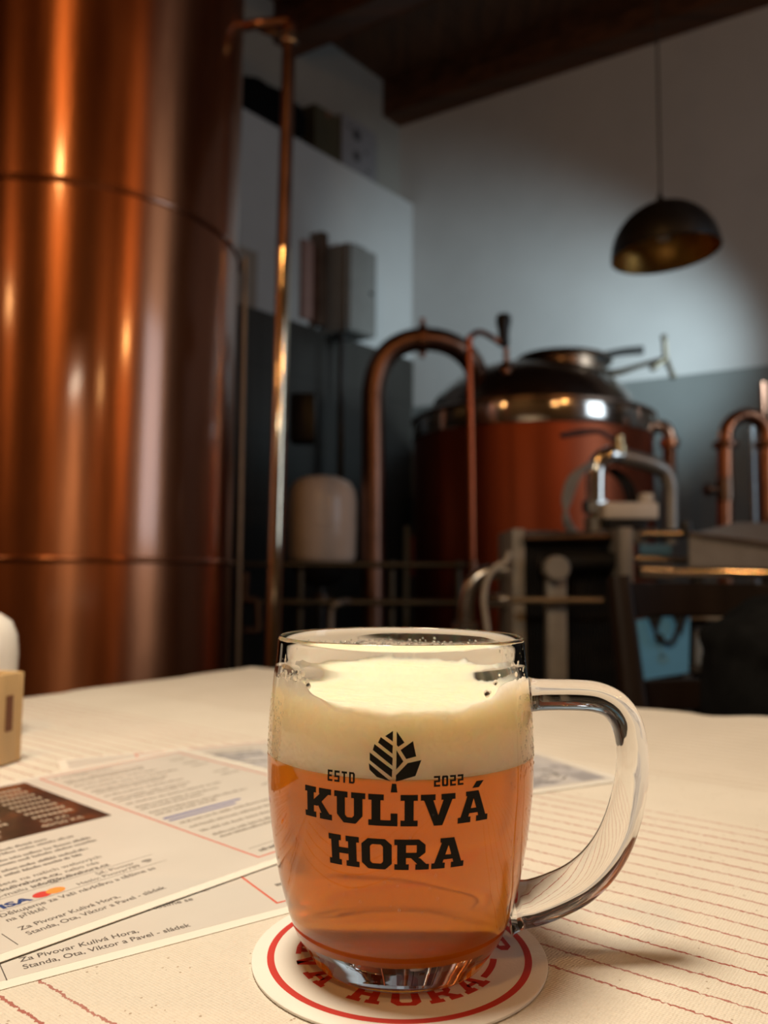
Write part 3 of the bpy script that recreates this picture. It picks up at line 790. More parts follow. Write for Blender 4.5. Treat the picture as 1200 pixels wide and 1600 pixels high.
def menu_content(s, full, red=(-.125, -.012, .0145, .235), L=-.2385, ty=.0135):
    x0, x1, y0, y1 = red; t = .0011
    s.rect('red', x0-t, x0, y0-t, y1); s.rect('red', x1, x1+t, y0-t, y1+t); s.rect('red', x0, x1, y0-t, y0); s.rect('red', x0-t, x1, y1, y1+t)
    z_ = .0052
    s.text('ink', 'Standa, Ota, Viktor a Pavel - sládek', L, ty, z_, .012, fit=.0625)
    s.text('ink', 'Za Pivovar Kulivá Hora,', L, ty+.0063, z_, .012, fit=.0435)
    s.rect('rules', L-.0065, L-.0061, ty-.005, ty+.009)
    s.text('ink', 'na příště!', L, ty+.0180, z_, .012, fit=.0165)
    s.text('ink', 'Děkujeme za Vaši návštěvu a těšíme se', L, ty+.0240, z_, .012, fit=.073)
    s.rect('rules', L-.04, L+.083, ty+.0302, ty+.0305)
    if not full: return
    s.text('visa', 'VISA', L-.0015, ty+.0320, .0072, .045, fit=.019)
    for key, cx, dz in (('mred', L+.0225, .00036), ('mor', L+.0285, .00040)):
        b = s.bm(key); poly(b, [s.P(cx+.0042*cos(q*pi/12), ty+.0346+.0034*sin(q*pi/12), dz) for q in range(24)])
    s.text('ink', 'Heslo: Pivovar789', L+.070, ty+.0322, .0046, .006, right=True, wide=.95)
    s.text('ink', 'Síť: Pivovar', L+.070, ty+.0372, .0046, .006, right=True, wide=.95)
    for q in range(3):
        bb = s.bm('wifi'); r0 = .0010+q*.0012
        for k in range(8):
            a0, a1 = radians(45+90*k/8), radians(45+90*(k+1)/8); cx, cy = L+.076, ty+.0335
            poly(bb, [s.P(cx+r*cos(a), cy+r*sin(a)*1.2, .00034) for r, a in ((r0, a0), (r0+.0007, a0), (r0+.0007, a1), (r0, a1))])
    s.rect('rules', L-.04, L+.083, ty+.0425, ty+.0428)
    s.text('ink', 'taktujte na e-mailu', L-.015, ty+.0446, z_, .008, fit=.036); s.text('ink', 'info@kulivahora.cz', L+.023, ty+.0446, z_, .03, fit=.038)
    s.text('ink', 'nkách', L-.013, ty+.0510, z_, .008, fit=.011); s.text('ink', 'www.kulivahora.cz,', L+.000, ty+.0510, z_, .03, fit=.040); s.text('ink', 'nebo nás', L+.042, ty+.0510, z_, .008, fit=.017)
    s.text('ink', 'nformací najdete na našich webových', L-.012, ty+.0574, z_, .008, fit=.076)
    s.greek('ink', L-.04, L+.078, ty+.0735, .0034, 2, .0060, 3, .2); s.greek('ink', L-.04, L+.078, ty+.0880, .0034, 2, .0060, 4, .15)
    s.greek('ink', L-.04, L+.078, ty+.1030, .0034, 2, .0060, 6, .2)
    s.rect('photo', -s.w+.010, x0-.012, .130, s.h-.012, .00036)
    s.text('ptext', '0,3l/0,5l', -.215, .137, .0066, .02, .00044); s.text('ptext', '40/50 Kč', -.172, .137, .0066, .02, .00044)
    s.text('ptext', '0,5l', -.200, .146, .0066, .02, .00044); s.text('ptext', '50 Kč', -.168, .146, .0066, .02, .00044)
    rg = random.Random(5)
    for r in range(8):
        y = .156+r*.0095
        for cx0, ww in ((-.235, .02), (-.20, .018), (-.168, .022)):
            x = cx0
            while x < cx0+ww: s.rect('ptext', x, x+.0022, y, y+.0042, .00044); x += .0031
    rg = random.Random(9); y = y1-.010; k = 0
    s.text('faint', 'K NAŠEMU PIVU', x0+.005, y, .006, .02); y -= .011
    while y > y0+.030:
        if k == 9:
            s.rect('blue', x0+.004, x0+.060, y, y+.0026); y -= .0052; s.rect('blue', x0+.004, x0+.052, y, y+.0022); y -= .0085; k += 1; continue
        s.greek('faint', x0+.005, x1-.030, y, .0036, 1, .006, 20+k, .25)
        if rg.random() < .6: s.greek('faint', x1-.020, x1-.005, y, .0036, 1, .006, 60+k, .2)
        if rg.random() < .45: y -= .0058; s.greek('faint', x0+.005, x1-.045, y, .0036, 1, .006, 90+k, .3)
        y -= .0100; k += 1
    s.rect('ink', x0+.004, x1-.004, y0+.0125, y0+.0129)
    s.greek('ink', x0+.005, x1-.03, y0+.005, .0042, 1, .006, 77, .1)
G_ = 'laminated menu cards on the table'
s1 = Sheet('laminated menu card lowest of the pile, its lower text line showing beside the coaster', 35, .285, .3045, .36, .245, .0001, G_)
menu_content(s1, False, (-.118, -.012, .012, .225), -.2200, .0105)
s1.greek('ink', -.110, -.02, .028, .0045, 2, .0075, 31, .1); s1.close(NAMES)
s2 = Sheet('laminated menu card with pale sketch print sticking out right behind the mug', 27, .409, .427, .350, .232, .00045, G_)
s2.rect('sk', -.118, -.010, .010, .085); 
s2.rect('red', -.294, -.2925, .0, .226); s2.rect('red', -.294, -.1, .2255, .2268)
s2.greek('faint', -.27, -.20, .205, .0042, 9, .011, 41, .3)
rgk = random.Random(3)
for k in range(46):
    x = -.035-rgk.random()**2*.055; y = .018+rgk.random()*.040*(1-abs(x+.05)*6); a = rgk.uniform(-.9, .9); l = rgk.uniform(.004, .011)
    dx, dy = cos(a)*l, sin(a)*l
    poly(s2.bm('skd'), [s2.P(x, y, .00044), s2.P(x+dx, y+dy, .00044), s2.P(x+dx+.0004, y+dy+.0008, .00044), s2.P(x+.0002, y+.0010, .00044)])
s2.rect('photo2', -.285, -.200, .12, .20); s2.close(NAMES)
s3 = Sheet('laminated menu card topmost of the pile, with dark photo panel and card logos', 49.3, .392, .299, .385, .251, .00082, G_,
           lift=lambda x, y: .0002*max(0, 1-y/.09)**2*(.4+.6*min(1, max(0, -x)/.2)))
menu_content(s3, True, (-.1225, -.0125, .0135, .2405)); s3.close(NAMES)

# ------------------------------------------------------------------ wooden box with shaker
bx0 = Vector((-.359, .574, TZ)); ba = radians(-14)
ex, ey = Vector((cos(ba), sin(ba), 0)), Vector((-sin(ba), cos(ba), 0))
wb = thing('condiment_box', tuple(bx0), 'pale birch wooden condiment box with a slot, at the left edge of the table', 'box')
def wall_panel(name, c, s): return finish(name, box(NB(), c, s, axes=(ex, ey, ZV), bev=.0012), M['box_wood'], wb)
bw, bd, bh, tk = .150, .11, .066, .005
wall_panel('front_panel', bx0-ey*(bd/2)+ZV*(bh/2+.001), (bw, tk, bh))
wall_panel('back_panel', bx0+ey*(bd/2)+ZV*(bh/2+.001), (bw, tk, bh))
wall_panel('side_panel', bx0-ex*(bw/2-tk/2)+ZV*(bh/2+.001), (tk, bd-tk, bh))
wall_panel('side_panel', bx0+ex*(bw/2-tk/2)+ZV*(bh/2+.001), (tk, bd-tk, bh))
wall_panel('base_panel', bx0+ZV*.0035, (bw-2*tk, bd-tk, .005))
finish('slot', box(NB(), bx0+ex*(bw/2)+ey*(bd/2-.013)+ZV*.038, (.0012, .007, .026), axes=(ex, ey, ZV)), M['slot'], wb)['label'] = 'dark narrow slot'
sp_ = finish('salt_shaker', lathe(NB(), [(0, 0), (.024, 0), (.0275, .004), (.031, .02), (.033, .045), (.0335, .070), (.032, .086), (.027, .098), (.018, .1045), (.008, .1065), (0, .1068)], Vector((-.352, .695, TZ+.0015)), 48), M['ceramic'])
tag(sp_, 'white rounded ceramic shaker standing behind the wooden box', 'shaker')

# ------------------------------------------------------------------ big copper tank on the left
TC = Vector((-1.123, 2.87, 0)); TR = .565
tank = thing('copper_tank', tuple(TC), 'tall polished copper brewing tank at the left, taller than the picture', 'tank')
SZ, LZ = TZ+1.335, TZ+.185
finish('plinth', lathe(NB(), [(0, 0), (TR+.02, 0), (TR+.02, .10), (TR-.02, .12), (0, .12)], TC, 96), M['black_metal'], tank)
tkb = finish('tank_body', lathe(NB(), [(0, .12), (TR, .12), (TR, 3.99), (TR, 4.0), (TR-.05, 4.04), (0, 4.25)], TC, 160), M['copper_tank'], tank, angle=30)
finish('seam_ring', torus(NB(), TC+ZV*SZ, TR+.002, .010, n=128), M['copper_tank'], tkb)
finish('seam_ring', torus(NB(), TC+ZV*LZ, TR+.003, .010, n=128), M['copper_tank'], tkb)
# polished riser pipe beside it
px = at(441, 560, 2.95)
pb, ptop = at(428, 1040, 2.95), at(452, 55, 2.95)
rp = thing('riser_pipe', (pb.x, 2.95, 0), 'slim polished copper riser pipe standing right of the big tank', 'pipe')
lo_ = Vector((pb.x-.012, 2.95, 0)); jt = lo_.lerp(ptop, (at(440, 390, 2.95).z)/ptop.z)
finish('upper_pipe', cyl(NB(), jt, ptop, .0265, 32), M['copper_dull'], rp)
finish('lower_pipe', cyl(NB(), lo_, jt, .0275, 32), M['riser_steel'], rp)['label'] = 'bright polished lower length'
fl = Vector((pb.x-.012, 2.95, 0))
finish('foot_flange', cyl(NB(), fl, fl+ZV*.02, .06, 32, bev=.003), M['steel'], rp)
finish('elbow', tube(NB(), [ptop-ZV*.005, ptop+ZV*.03, ptop+Vector((-.012, 0, .052)), ptop+Vector((-.045, -.01, .045)), ptop+Vector((-.13, -.02, .028)), at(380, 42, 2.95)-ZV*.002+Vector((-.02, 0, 0))],
                     [.030, .030, .029, .022, .020, .020], 20), M['copper_pipe'], rp)
finish('union_nut', lathe(NB(), [(.0, 0), (.032, 0), (.034, .004), (.034, .036), (.032, .04), (0, .04)], ptop-ZV*.04, 8), M['steel'], rp)
finish('bracket', tube(NB(), [at(436, 55, 2.95), at(420, 50, 2.95), at(405, 46, 2.95)], [.012, .014, .010], 10), M['bronze'], rp)
# slanting sight pipe close to the tank edge
e0 = at(366, 1040, 2.98); e1 = at(380, 400, 2.98)
st = finish('steel_pipe', cyl(NB(), (e0.x+.012, 3.0, 0), (e1.x+.006, 3.0, e1.z), .009, 16), M['steel_dull'])
tag(st, 'thin steel pipe running up the right flank of the big copper tank', 'pipe')

# ------------------------------------------------------------------ brew kettle
KC = Vector((.862, 4.62, 0)); KR = .684; KZ = at(838, 655, 4.0).z-.02; KT = KZ+.105
kt = thing('brew_kettle', tuple(KC), 'round copper brew kettle with steel band and domed lid in the background', 'kettle')
finish('kettle_body', lathe(NB(), [(0, .12), (KR-.05, .12), (KR, .18), (KR, KZ)], KC, 96), M['copper_kettle'], kt)
for k in range(3):
    q = radians(90+120*k); p = KC+Vector((cos(q), sin(q), 0))*(KR-.12)
    finish('leg', cyl(NB(), p, p+ZV*.14, .035, 16), M['steel_dull'], kt)
finish('steel_band', lathe(NB(), [(KR-.01, KZ-.003), (KR+.010, KZ), (KR+.012, KZ+.004), (KR+.012, KT-.004), (KR+.008, KT), (KR-.04, KT)], KC, 96), M['steel_polished'], kt)
finish('rim_ring', lathe(NB(), [(KR+.014, KT-.002), (KR+.022, KT+.004), (KR+.022, KT+.020), (KR+.012, KT+.028), (KR-.08, KT+.03), (KR-.08, KT-.002)], KC, 96, closed=True), M['bronze'], kt)
lid = [(KR-.075, KT+.028), (KR-.085, KT+.05), (KR-.11, KT+.085), (KR-.17, KT+.125), (KR-.26, KT+.160), (KR-.37, KT+.185), (KR-.50, KT+.2), (0, KT+.205)]
LTOP = at(832, 567, 4.5).z; lid = [(r, KT+.028+(z-KT-.028)*(LTOP-KT-.028)/.172) for r, z in lid]
finish('domed_lid', lathe(NB(), lid, KC, 96), M['lid'], kt)
# manhole with clamped cover
mc = Vector((1.03, 4.50, LTOP-.075))
finish('manhole_neck', cyl(NB(), mc, mc+Vector((.0, 0, .075)), .22, 48), M['bronze'], kt)
cv = finish('manhole_cover', lathe(NB(), [(0, 0), (.27, 0), (.275, .008), (.27, .018), (.20, .030), (0, .040)], mc+Vector((0, 0, .072)), 48, axis=(.03, 0, 1)), M['bronze'], kt)
h0, h1 = at(925, 562, 4.35), at(1004, 547, 4.35)
finish('cover_lever', tube(NB(), [h0-Vector((.14, 0, .05)), h0, (h0+h1)/2+ZV*.012, h1], [.020, .022, .022, .026], 12), M['black_metal'], cv)
w0 = at(958, 583, 4.38); w1 = at(1040, 560, 4.3)
lv = finish('clamp_screw', tube(NB(), [mc+Vector((.16, -.03, .035)), w0, (w0+w1)/2, w1], [.022, .020, .014, .014], 12), M['bronze2'], kt)
b = NB()
for q in (100, 215, 285):
    p = w1+Vector((cos(radians(q))*.10, -.03, sin(radians(q))*.11)); tube(b, [w1, p], [.016, .013], 10)
    bmesh.ops.create_uvsphere(b, u_segments=10, v_segments=8, radius=.019, matrix=Matrix.Translation(p))
finish('star_grip', b, M['bronze2'], lv)
# side outlet pipe on the kettle's right
op = [Vector((KC.x+KR*.80, KC.y-.08, at(1015, 672, 4.4).z)), at(1024, 668, 4.42), at(1034, 666, 4.37), at(1044, 676, 4.35), at(1046, 700, 4.35), at(1046, 760, 4.35), at(1046, 850, 4.35)]
finish('outlet_pipe', tube(NB(), op, .036, 16), M['copper_dull'], kt)
q = at(1046, 694, 4.35); finish('outlet_flange', cyl(NB(), q-ZV*.02, q+ZV*.03, .052, 20, bev=.004), M['copper_pipe'], kt)

# swan-neck vapour pipe
sy = 4.28
sw = thing('vapour_pipe', (at(583, 980, sy).x, sy, 0), 'thick tarnished copper swan neck pipe arching onto the kettle lid', 'pipe')
foot = at(583, 980, sy); foot.z = 0.0
pts = [foot, at(583, 980, sy), at(583, 800, sy), at(583, 640, sy), at(585, 602, sy), at(594, 570, sy), at(612, 547, sy), at(637, 534, sy), at(665, 530, sy), at(693, 534, sy+.02), at(718, 546, sy+.05), at(737, 566, sy+.1), at(748, 592, sy+.16), at(752, 625, sy+.2)]
finish('pipe', tube(NB(), pts, .064, 28, k=5), M['copper_dull'], sw)
ca = at(660, 530, sy); T_ = (at(676, 531, sy)-at(644, 531, sy)).normalized()
b = NB(); cyl(b, ca-T_*.022, ca+T_*.022, .082, 32, bev=.005)
cyl(b, ca+ZV*.07, ca+ZV*.118, .014, 10); cyl(b, ca-ZV*.07, ca-ZV*.105, .014, 10)
finish('clamp', b, M['copper_pipe'], sw)

# thin copper pipe with a tap in front of the kettle
ty = 3.62
tp = thing('tap_pipe', (at(736, 880, ty).x, ty, at(736, 940, ty).z), 'thin reddish copper pipe with black handled valve before the kettle', 'pipe')
finish('pipe', tube(NB(), [at(738, 940, ty), at(738, 880, ty), at(736, 700, ty), at(733, 545, ty), at(736, 526, ty), at(750, 519, ty+.05), at(768, 527, ty+.12), at(784, 538, ty+.15)],
                    [.016]*4+[.014]*4, 14), M['copper_tap'], tp)
b = NB(); vb = at(791, 572, ty+.15)
cyl(b, vb-ZV*.035, vb-ZV*.01, .022, 16); cyl(b, vb-ZV*.012, vb+ZV*.012, .040, 20, .034, bev=.003); cyl(b, vb+ZV*.01, vb+ZV*.09, .014, 14)
finish('valve_body', b, M['copper_pipe'], tp)
vh = at(787, 541, ty+.15)
finish('valve_handle', lathe(NB(), [(0, 0), (.022, 0), (.028, .012), (.026, .05), (.030, .09), (.036, .11), (.038, .135), (.030, .155), (.012, .162), (0, .163)], vh, 20), M['black_metal'], tp)
q = at(738, 884, ty); finish('pipe_fitting', cyl(NB(), q-ZV*.03, q+ZV*.025, .024, 12, bev=.003), M['copper_pipe'], tp)

# ------------------------------------------------------------------ expansion vessel, grey cabinet and shelf things
vy = 4.3; vc = at(503, 800, vy); vz0, vz1 = at(503, 880, vy).z, at(503, 744, vy).z; H_ = vz1-vz0
ev = thing('expansion_vessel', (vc.x, vy, 0), 'cream enamelled pressure vessel on a stand beside the riser pipe', 'vessel')
vbd = finish('vessel_body', lathe(NB(), [(.0, vz0-.012), (.10, vz0-.010), (.17, vz0+.004), (.187, vz0+.035), (.190, vz0+H_*.40), (.190, vz0+H_*.43), (.190, vz0+H_*.70), (.180, vz0+H_*.83), (.150, vz0+H_*.93), (.09, vz0+H_*.985), (0, vz1)], Vector((vc.x, vy, 0)), 64), M['enamel'], ev, angle=60)
finish('weld_ring', torus(NB(), (vc.x, vy, vz0+H_*.415), .190, .004, n=64), M['enamel'], vbd)
finish('lower_dome', lathe(NB(), [(.165, vz0-.002), (.15, vz0-.05), (.09, vz0-.11), (.03, vz0-.13), (.03, vz0-.19), (0, vz0-.19)], Vector((vc.x, vy, 0)), 48), M['black_metal'], ev)
finish('port_flange', cyl(NB(), (vc.x, vy, vz0-.21), (vc.x, vy, vz0-.17), .055, 24, bev=.004), M['bronze'], ev)
finish('stand_column', cyl(NB(), (vc.x, vy, .02), (vc.x, vy, vz0-.18), .028, 16), M['black_metal'], ev)
finish('stand_foot', cyl(NB(), (vc.x, vy, 0), (vc.x, vy, .025), .16, 32, bev=.004), M['black_metal'], ev)

def on_left(px, off):     # position along the left wall (a) of the point at that pixel column, off = distance from wall
    d = ray(px, 600); kx = d.x/d.y
    o = C0+BV*off
    t = (o.x-kx*o.y)/(kx*AV.y-AV.x); return t
def left_z(px, py, off):
    t = on_left(px, off); p = C0+BV*off+AV*t; return at(px, py, p.y).z
# cabinet: its camera-side face spans 502..545, its front 545..586
off_f = PW+.26
a1 = on_left(545, off_f); a0 = on_left(586, off_f); zt, zb = left_z(565, 388, off_f), left_z(565, 520, off_f)
cb = thing('switch_cabinet', tuple(W((a0+a1)/2, PW+.13, zb)), 'grey metal switch cabinet mounted high on the left wall', 'cabinet')
finish('cabinet_body', rbox(NB(), a0, a1, PW+.001, off_f-.022, zb, zt, bev=.006), M['grey_box'], cb)
cdo = finish('cabinet_door', rbox(NB(), a0+.006, a1-.006, off_f-.02, off_f, zb+.006, zt-.006, bev=.005), M['grey_box'], cb)
finish('door_lock', cyl(NB(), W(a0+.05, off_f, (zt+zb)/2), W(a0+.05, off_f+.012, (zt+zb)/2), .014, 14), M['black_metal'], cdo)
b = NB(); rbox(b, a0+.05, a0+.16, PW+.06, off_f-.06, zt, zt+.035, bev=.008)
finish('cable_gland', b, M['black_metal'], cb)
b = NB(); cpa = (a0+a1)/2+.05; cyl(b, W(cpa, PW+.13, zb-1.25), W(cpa, PW+.13, zb), .028, 14); cyl(b, W(cpa, PW+.13, zb-.05), W(cpa, PW+.13, zb), .045, 14, bev=.004)
finish('conduit', b, M['black_metal'], cb)
aa = on_left(497, PW+.06); z1_, z0_ = left_z(497, 366, PW+.06), left_z(497, 508, PW+.06)
tag(finish('wall_duct', rbox(NB(), aa-.03, aa+.03, PW+.001, PW+.10, z0_, z1_, bev=.004), M['bronze']), 'dark narrow cable duct on the wall left of the switch cabinet', 'duct')
aa = on_left(486, PW+.02); z1_, z0_ = left_z(486, 380, PW+.03), left_z(486, 500, PW+.03)
tag(finish('wood_strip', rbox(NB(), aa-.0+.005, aa+.10, PW+.001, PW+.03, z0_, z1_, bev=.003), M['pink_strip']), 'pinkish wooden strip on the left wall beside the dark duct', 'strip')
aa = on_left(388, PW+.03); z1_, z0_ = left_z(388, 390, PW+.03), left_z(388, 478, PW+.03)
nt = thing('notice_board', tuple(W(aa, PW, z0_)), 'small pale wooden panel on the wall just right of the big tank', 'panel')
finish('panel', rbox(NB(), aa-.06, aa+.14, PW+.001, PW+.018, z0_, z1_, bev=.003), M['cardboard2'], nt)
# things on the ledge
LZ_ = 3.93
def ledge(name, pxl, pxr, pyt, b0, b1, m, **k):
    a_l, a_r = on_left(pxl, b1), on_left(pxr, b1); z = left_z((pxl+pxr)/2, pyt, b1)
    return a_r, a_l, z
a_r, a_l, z = ledge('c', 529, 584, 195, .0, .12, None)
ct = thing('printed_carton', tuple(W((a_l+a_r)/2, .065, LZ_)), 'white cardboard carton with dark round marks on the wall ledge', 'box')
ctb = finish('carton', rbox(NB(), a_r, a_l, .006, .124, LZ_+.001, LZ_+.40, bev=.003), M['carton'], ct)
b = NB()
for u, v, r in ((.42, .30, .045), (.42, .13, .040), (.70, .20, .015), (.75, .06, .015), (.2, .33, .015)):
    b = NB(); cc = W(a_l+(a_r-a_l)*u, .1252, LZ_+v); poly(b, [cc+AV*r*cos(t*pi/10)+ZV*r*sin(t*pi/10) for t in range(20)]); finish('printed_mark', b, M['ink_blot'], ctb, smooth=False)
a2 = a_l+.02
bxn = thing('cardboard_box', tuple(W(a2+.12, .065, LZ_)), 'brown cardboard box on the wall ledge left of the white carton', 'box')
bxb = finish('carton', rbox(NB(), a2, a2+.26, .006, .124, LZ_+.001, LZ_+.34, bev=.003), M['cardboard'], bxn)
finish('tape', rbox(NB(), a2+.10, a2+.15, .0245, .1245, LZ_+.30, LZ_+.3415), M['slot'], bxb)
b = NB(); a3 = a2+.29
P_ = []
for i in range(16):
    for j in range(8):
        pass
bmesh.ops.create_uvsphere(b, u_segments=32, v_segments=18, radius=1)
for v in b.verts:
    x, y, zz = v.co; k = 1+.12*mn.noise(Vector((x*2.5, y*2, zz*3)))
    zz2 = (max(zz, -.75)+.75)/1.75
    v.co = W(a3+.42+x*.42*k, .064+y*.056, LZ_+.002+zz2*(.30-.08*x)*k)
tag(finish('duffel_bag', b, M['black_cloth']), 'black soft bag lying on the wall ledge left of the cardboard box', 'bag')

# ------------------------------------------------------------------ pendant lamp
ly = 2.9; lc = at(1040, 397, ly); lr = .198
pl = thing('pendant_lamp', (lc.x, ly, lc.z), 'black dome pendant lamp with gold inside hanging from the ceiling', 'lamp')
ax = Vector((-.075, 0, 1)).normalized()
Rr = lr; hh = .195
arc = [(Rr*cos(t*pi/2/14), hh*sin(t*pi/2/14)) for t in range(14)]+[(0.0, hh)]
lsh = finish('lamp_shade', lathe(NB(), [(r, z) for r, z in arc], lc, 64, axis=ax), M['black_metal'], pl, angle=80)
arci = [(max(0, r-.004) if r > 0 else 0, z-.003 if i else 0.0) for i, (r, z) in enumerate(arc)]
finish('shade_lining', lathe(NB(), arci[:-1]+[(0, hh-.006)], lc, 64, axis=ax), M['gold_inner'], lsh, angle=80)
finish('shade_rim', torus(NB(), lc, Rr-.002, .003, axis=ax, n=64, m=8), M['black_metal'], lsh)
tp_ = lc+ax*hh
finish('cord_grip', lathe(NB(), [(0, -.004), (.022, -.004), (.018, .012), (.009, .028), (.006, .045), (0, .045)], tp_, 20, axis=ax), M['black_metal'], pl)
finish('cord', tube(NB(), [tp_+ZV*.03, Vector((tp_.x, ly, HC-.28))], .0042, 8, smooth=False), M['black_metal'], pl)
finish('ceiling_rose', cyl(NB(), (tp_.x, ly, HC-.31), (tp_.x, ly, HC-.282), .045, 24, bev=.003), M['black_metal'], pl)
finish('lamp_holder', cyl(NB(), tp_-ax*.06, tp_-ax*.008, .02, 16), M['black_metal'], pl)
finish('light_bulb', lathe(NB(), [(0, 0), (.016, 0), (.018, -.015), (.030, -.045), (.032, -.06), (.025, -.08), (0, -.09)], tp_-ax*.06, 24, axis=ax), M['ceramic'], pl)

# ------------------------------------------------------------------ copper U pipe at the far right
uy = 4.0
up_ = thing('return_pipe', (at(1133, 880, uy).x, uy, 0), 'copper return bend pipe with flange and side valve at the right edge', 'pipe')
f0 = at(1133, 880, uy); f0.z = .0
finish('pipe', tube(NB(), [f0, at(1133, 850, uy), at(1133, 760, uy), at(1133, 690, uy), at(1137, 667, uy), at(1149, 654, uy), at(1165, 649, uy), at(1182, 654, uy), at(1194, 667, uy), at(1198, 690, uy), at(1198, 760, uy), Vector((at(1198, 760, uy).x, uy, 0))], .038, 22), M['copper_pipe'], up_)
q = at(1133, 695, uy); finish('flange', cyl(NB(), q-ZV*.016, q+ZV*.016, .062, 28, bev=.004), M['copper_dull'], up_)
q2 = at(1198, 695, uy); finish('flange', cyl(NB(), q2-ZV*.016, q2+ZV*.016, .062, 28, bev=.004), M['copper_dull'], up_)
q = at(1133, 765, uy); b = NB(); cyl(b, q, q-Vector((.075, 0, 0)), .022, 16); cyl(b, q-Vector((.07, 0, 0)), q-Vector((.1, 0, 0)), .034, 16, bev=.004); cyl(b, q-ZV*.06, q+ZV*.06, .044, 22, bev=.004)
finish('side_valve', b, M['bronze'], up_)
vpx = at(1193, 605, 4.3)
tag(finish('copper_rod', cyl(NB(), (vpx.x, 4.3, 0), at(1191, 598, 4.3), .018, 12), M['copper_dull']), 'thin copper rod rising behind the return bend at the right edge', 'rod')
lp = at(1176, 750, 4.45)
tag(finish('steel_column', cyl(NB(), (lp.x, 4.45, 0), at(1174, 668, 4.45), .020, 14), M['steel_blue']), 'slim pale steel pipe seen through the copper return bend', 'pipe')

# ------------------------------------------------------------------ plate filter / pump frame in front of the kettle
fy = 2.35
ff = thing('plate_cooler', (at(890, 900, fy).x, fy, 0), 'plate cooler with grey frame posts and dark ribbed plate pack', 'machine')
def pbox(bm, pxl, pxr, pyt, pyb, y, dy, bev=.003):
    A, B = at(pxl, pyt, y), at(pxr, pyb, y)
    return box(bm, ((A.x+B.x)/2, y+dy/2, (A.z+B.z)/2), (abs(B.x-A.x), dy, abs(A.z-B.z)), bev=bev)
def pfloor(bm, pxl, pxr, pyt, y, dy, z0=0, bev=.003):
    A, B = at(pxl, pyt, y), at(pxr, pyt, y); return box(bm, ((A.x+B.x)/2, y+dy/2, (A.z+z0)/2), (abs(B.x-A.x), dy, A.z-z0), bev=bev)
finish('end_frame', pfloor(NB(), 801, 820, 826, fy, .30), M['frame_paint'], ff)
finish('end_frame', pbox(NB(), 969, 990, 824, 912, fy-.10, .24), M['frame_paint'], ff)
finish('leg', pfloor(NB(), 855, 885, 872, fy-.06, .05), M['frame_paint'], ff)
b = NB(); q = at(868, 888, fy-.07); cyl(b, q+Vector((0, .05, 0)), q-Vector((0, .03, 0)), .036, 22, bev=.004)
finish('leg_bolt_boss', b, M['frame_paint'], ff)
b = NB(); A, B = at(826, 850, fy), at(962, 850, fy)
nP = 30
for k in range(nP):
    x = A.x+(B.x-A.x)*k/(nP-1); zt_ = at(830, 852, fy).z
    box(b, (x, fy+.14, (zt_+.42)/2), (.0055, .25, zt_-.42), bev=.001, seg=1)
pk = finish('plate_pack', b, M['black_metal'], ff)
finish('base_rail', box(NB(), ((A.x+B.x)/2, fy+.14, .40), (B.x-A.x+.1, .20, .05), bev=.004), M['black_metal'], ff)
finish('back_cover', pbox(NB(), 822, 962, 829, 850, fy, .26), M['black_metal'], ff)
finish('top_bar', tube(NB(), [at(818, 841, fy-.02), at(975, 838, fy-.02)], .010, 12, smooth=False), M['bronze'], ff)
finish('tie_bar', tube(NB(), [at(800, 938, fy-.09), at(942, 938, fy-.09)], .0095, 12, smooth=False), M['tie'], ff)
# ribbed hose along the plates
b = NB(); P0, P1 = at(838, 880, fy-.03), at(962, 876, fy-.03); prof = []
L_ = (P1-P0).length; k = 0; nr = 22
prof = [(0, 0)]
for k in range(nr): z0k = L_*k/nr; prof += [(.020, z0k), (.026, z0k+L_/nr*.25), (.026, z0k+L_/nr*.6), (.020, z0k+L_/nr*.8)]
prof += [(0, L_)]
finish('ribbed_hose', lathe(b, prof, P0, 20, P1-P0), M['black_rubber'], ff)

# valve and steel return bend on top of it
sy2 = 2.75
sb = thing('steel_pipe_bend', (at(930, 830, sy2).x, sy2, at(930, 850, sy2).z), 'bright stainless steel return bend with lever valve above the plate cooler', 'pipe')
finish('pipe', tube(NB(), [at(930, 850, sy2), at(930, 815, sy2), at(930, 770, sy2), at(931, 735, sy2), at(937, 720, sy2), at(950, 712, sy2), at(966, 712, sy2+.02)],
                    .033, 24), M['steel_polished'], sb)
finish('pipe', tube(NB(), [at(966, 712, sy2+.02), at(995, 719, sy2+.03), at(1020, 727, sy2+.04), at(1037, 737, sy2+.05), at(1046, 756, sy2+.05), at(1048, 785, sy2+.05), at(1048, 850, sy2+.05)],
                    [.030, .030, .030, .028, .026, .024, .024], 24), M['steel_dull'], sb)['label'] = 'dark dull steel part of the bend'
q = at(930, 792, sy2); finish('union_nut', cyl(NB(), q-ZV*.022, q+ZV*.022, .045, 8, bev=.004), M['steel'], sb)
q = at(930, 822, sy2); finish('union_nut', cyl(NB(), q-ZV*.05, q+ZV*.03, .038, 20, bev=.004), M['steel_dull'], sb)
q = at(967, 700, sy2); b = NB(); cyl(b, q-ZV*.02, q+ZV*.012, .026, 18, bev=.003); cyl(b, q+ZV*.01, q+ZV*.045, .019, 16, bev=.003)
finish('valve_bonnet', b, M['brass'], sb)
finish('valve_lever', tube(NB(), [at(964, 690, sy2), at(950, 682, sy2-.01), at(935, 674, sy2-.02), at(905, 676, sy2-.03), at(877, 681, sy2-.04)], [.007, .007, .009, .011, .010], 10), M['lever'], sb)
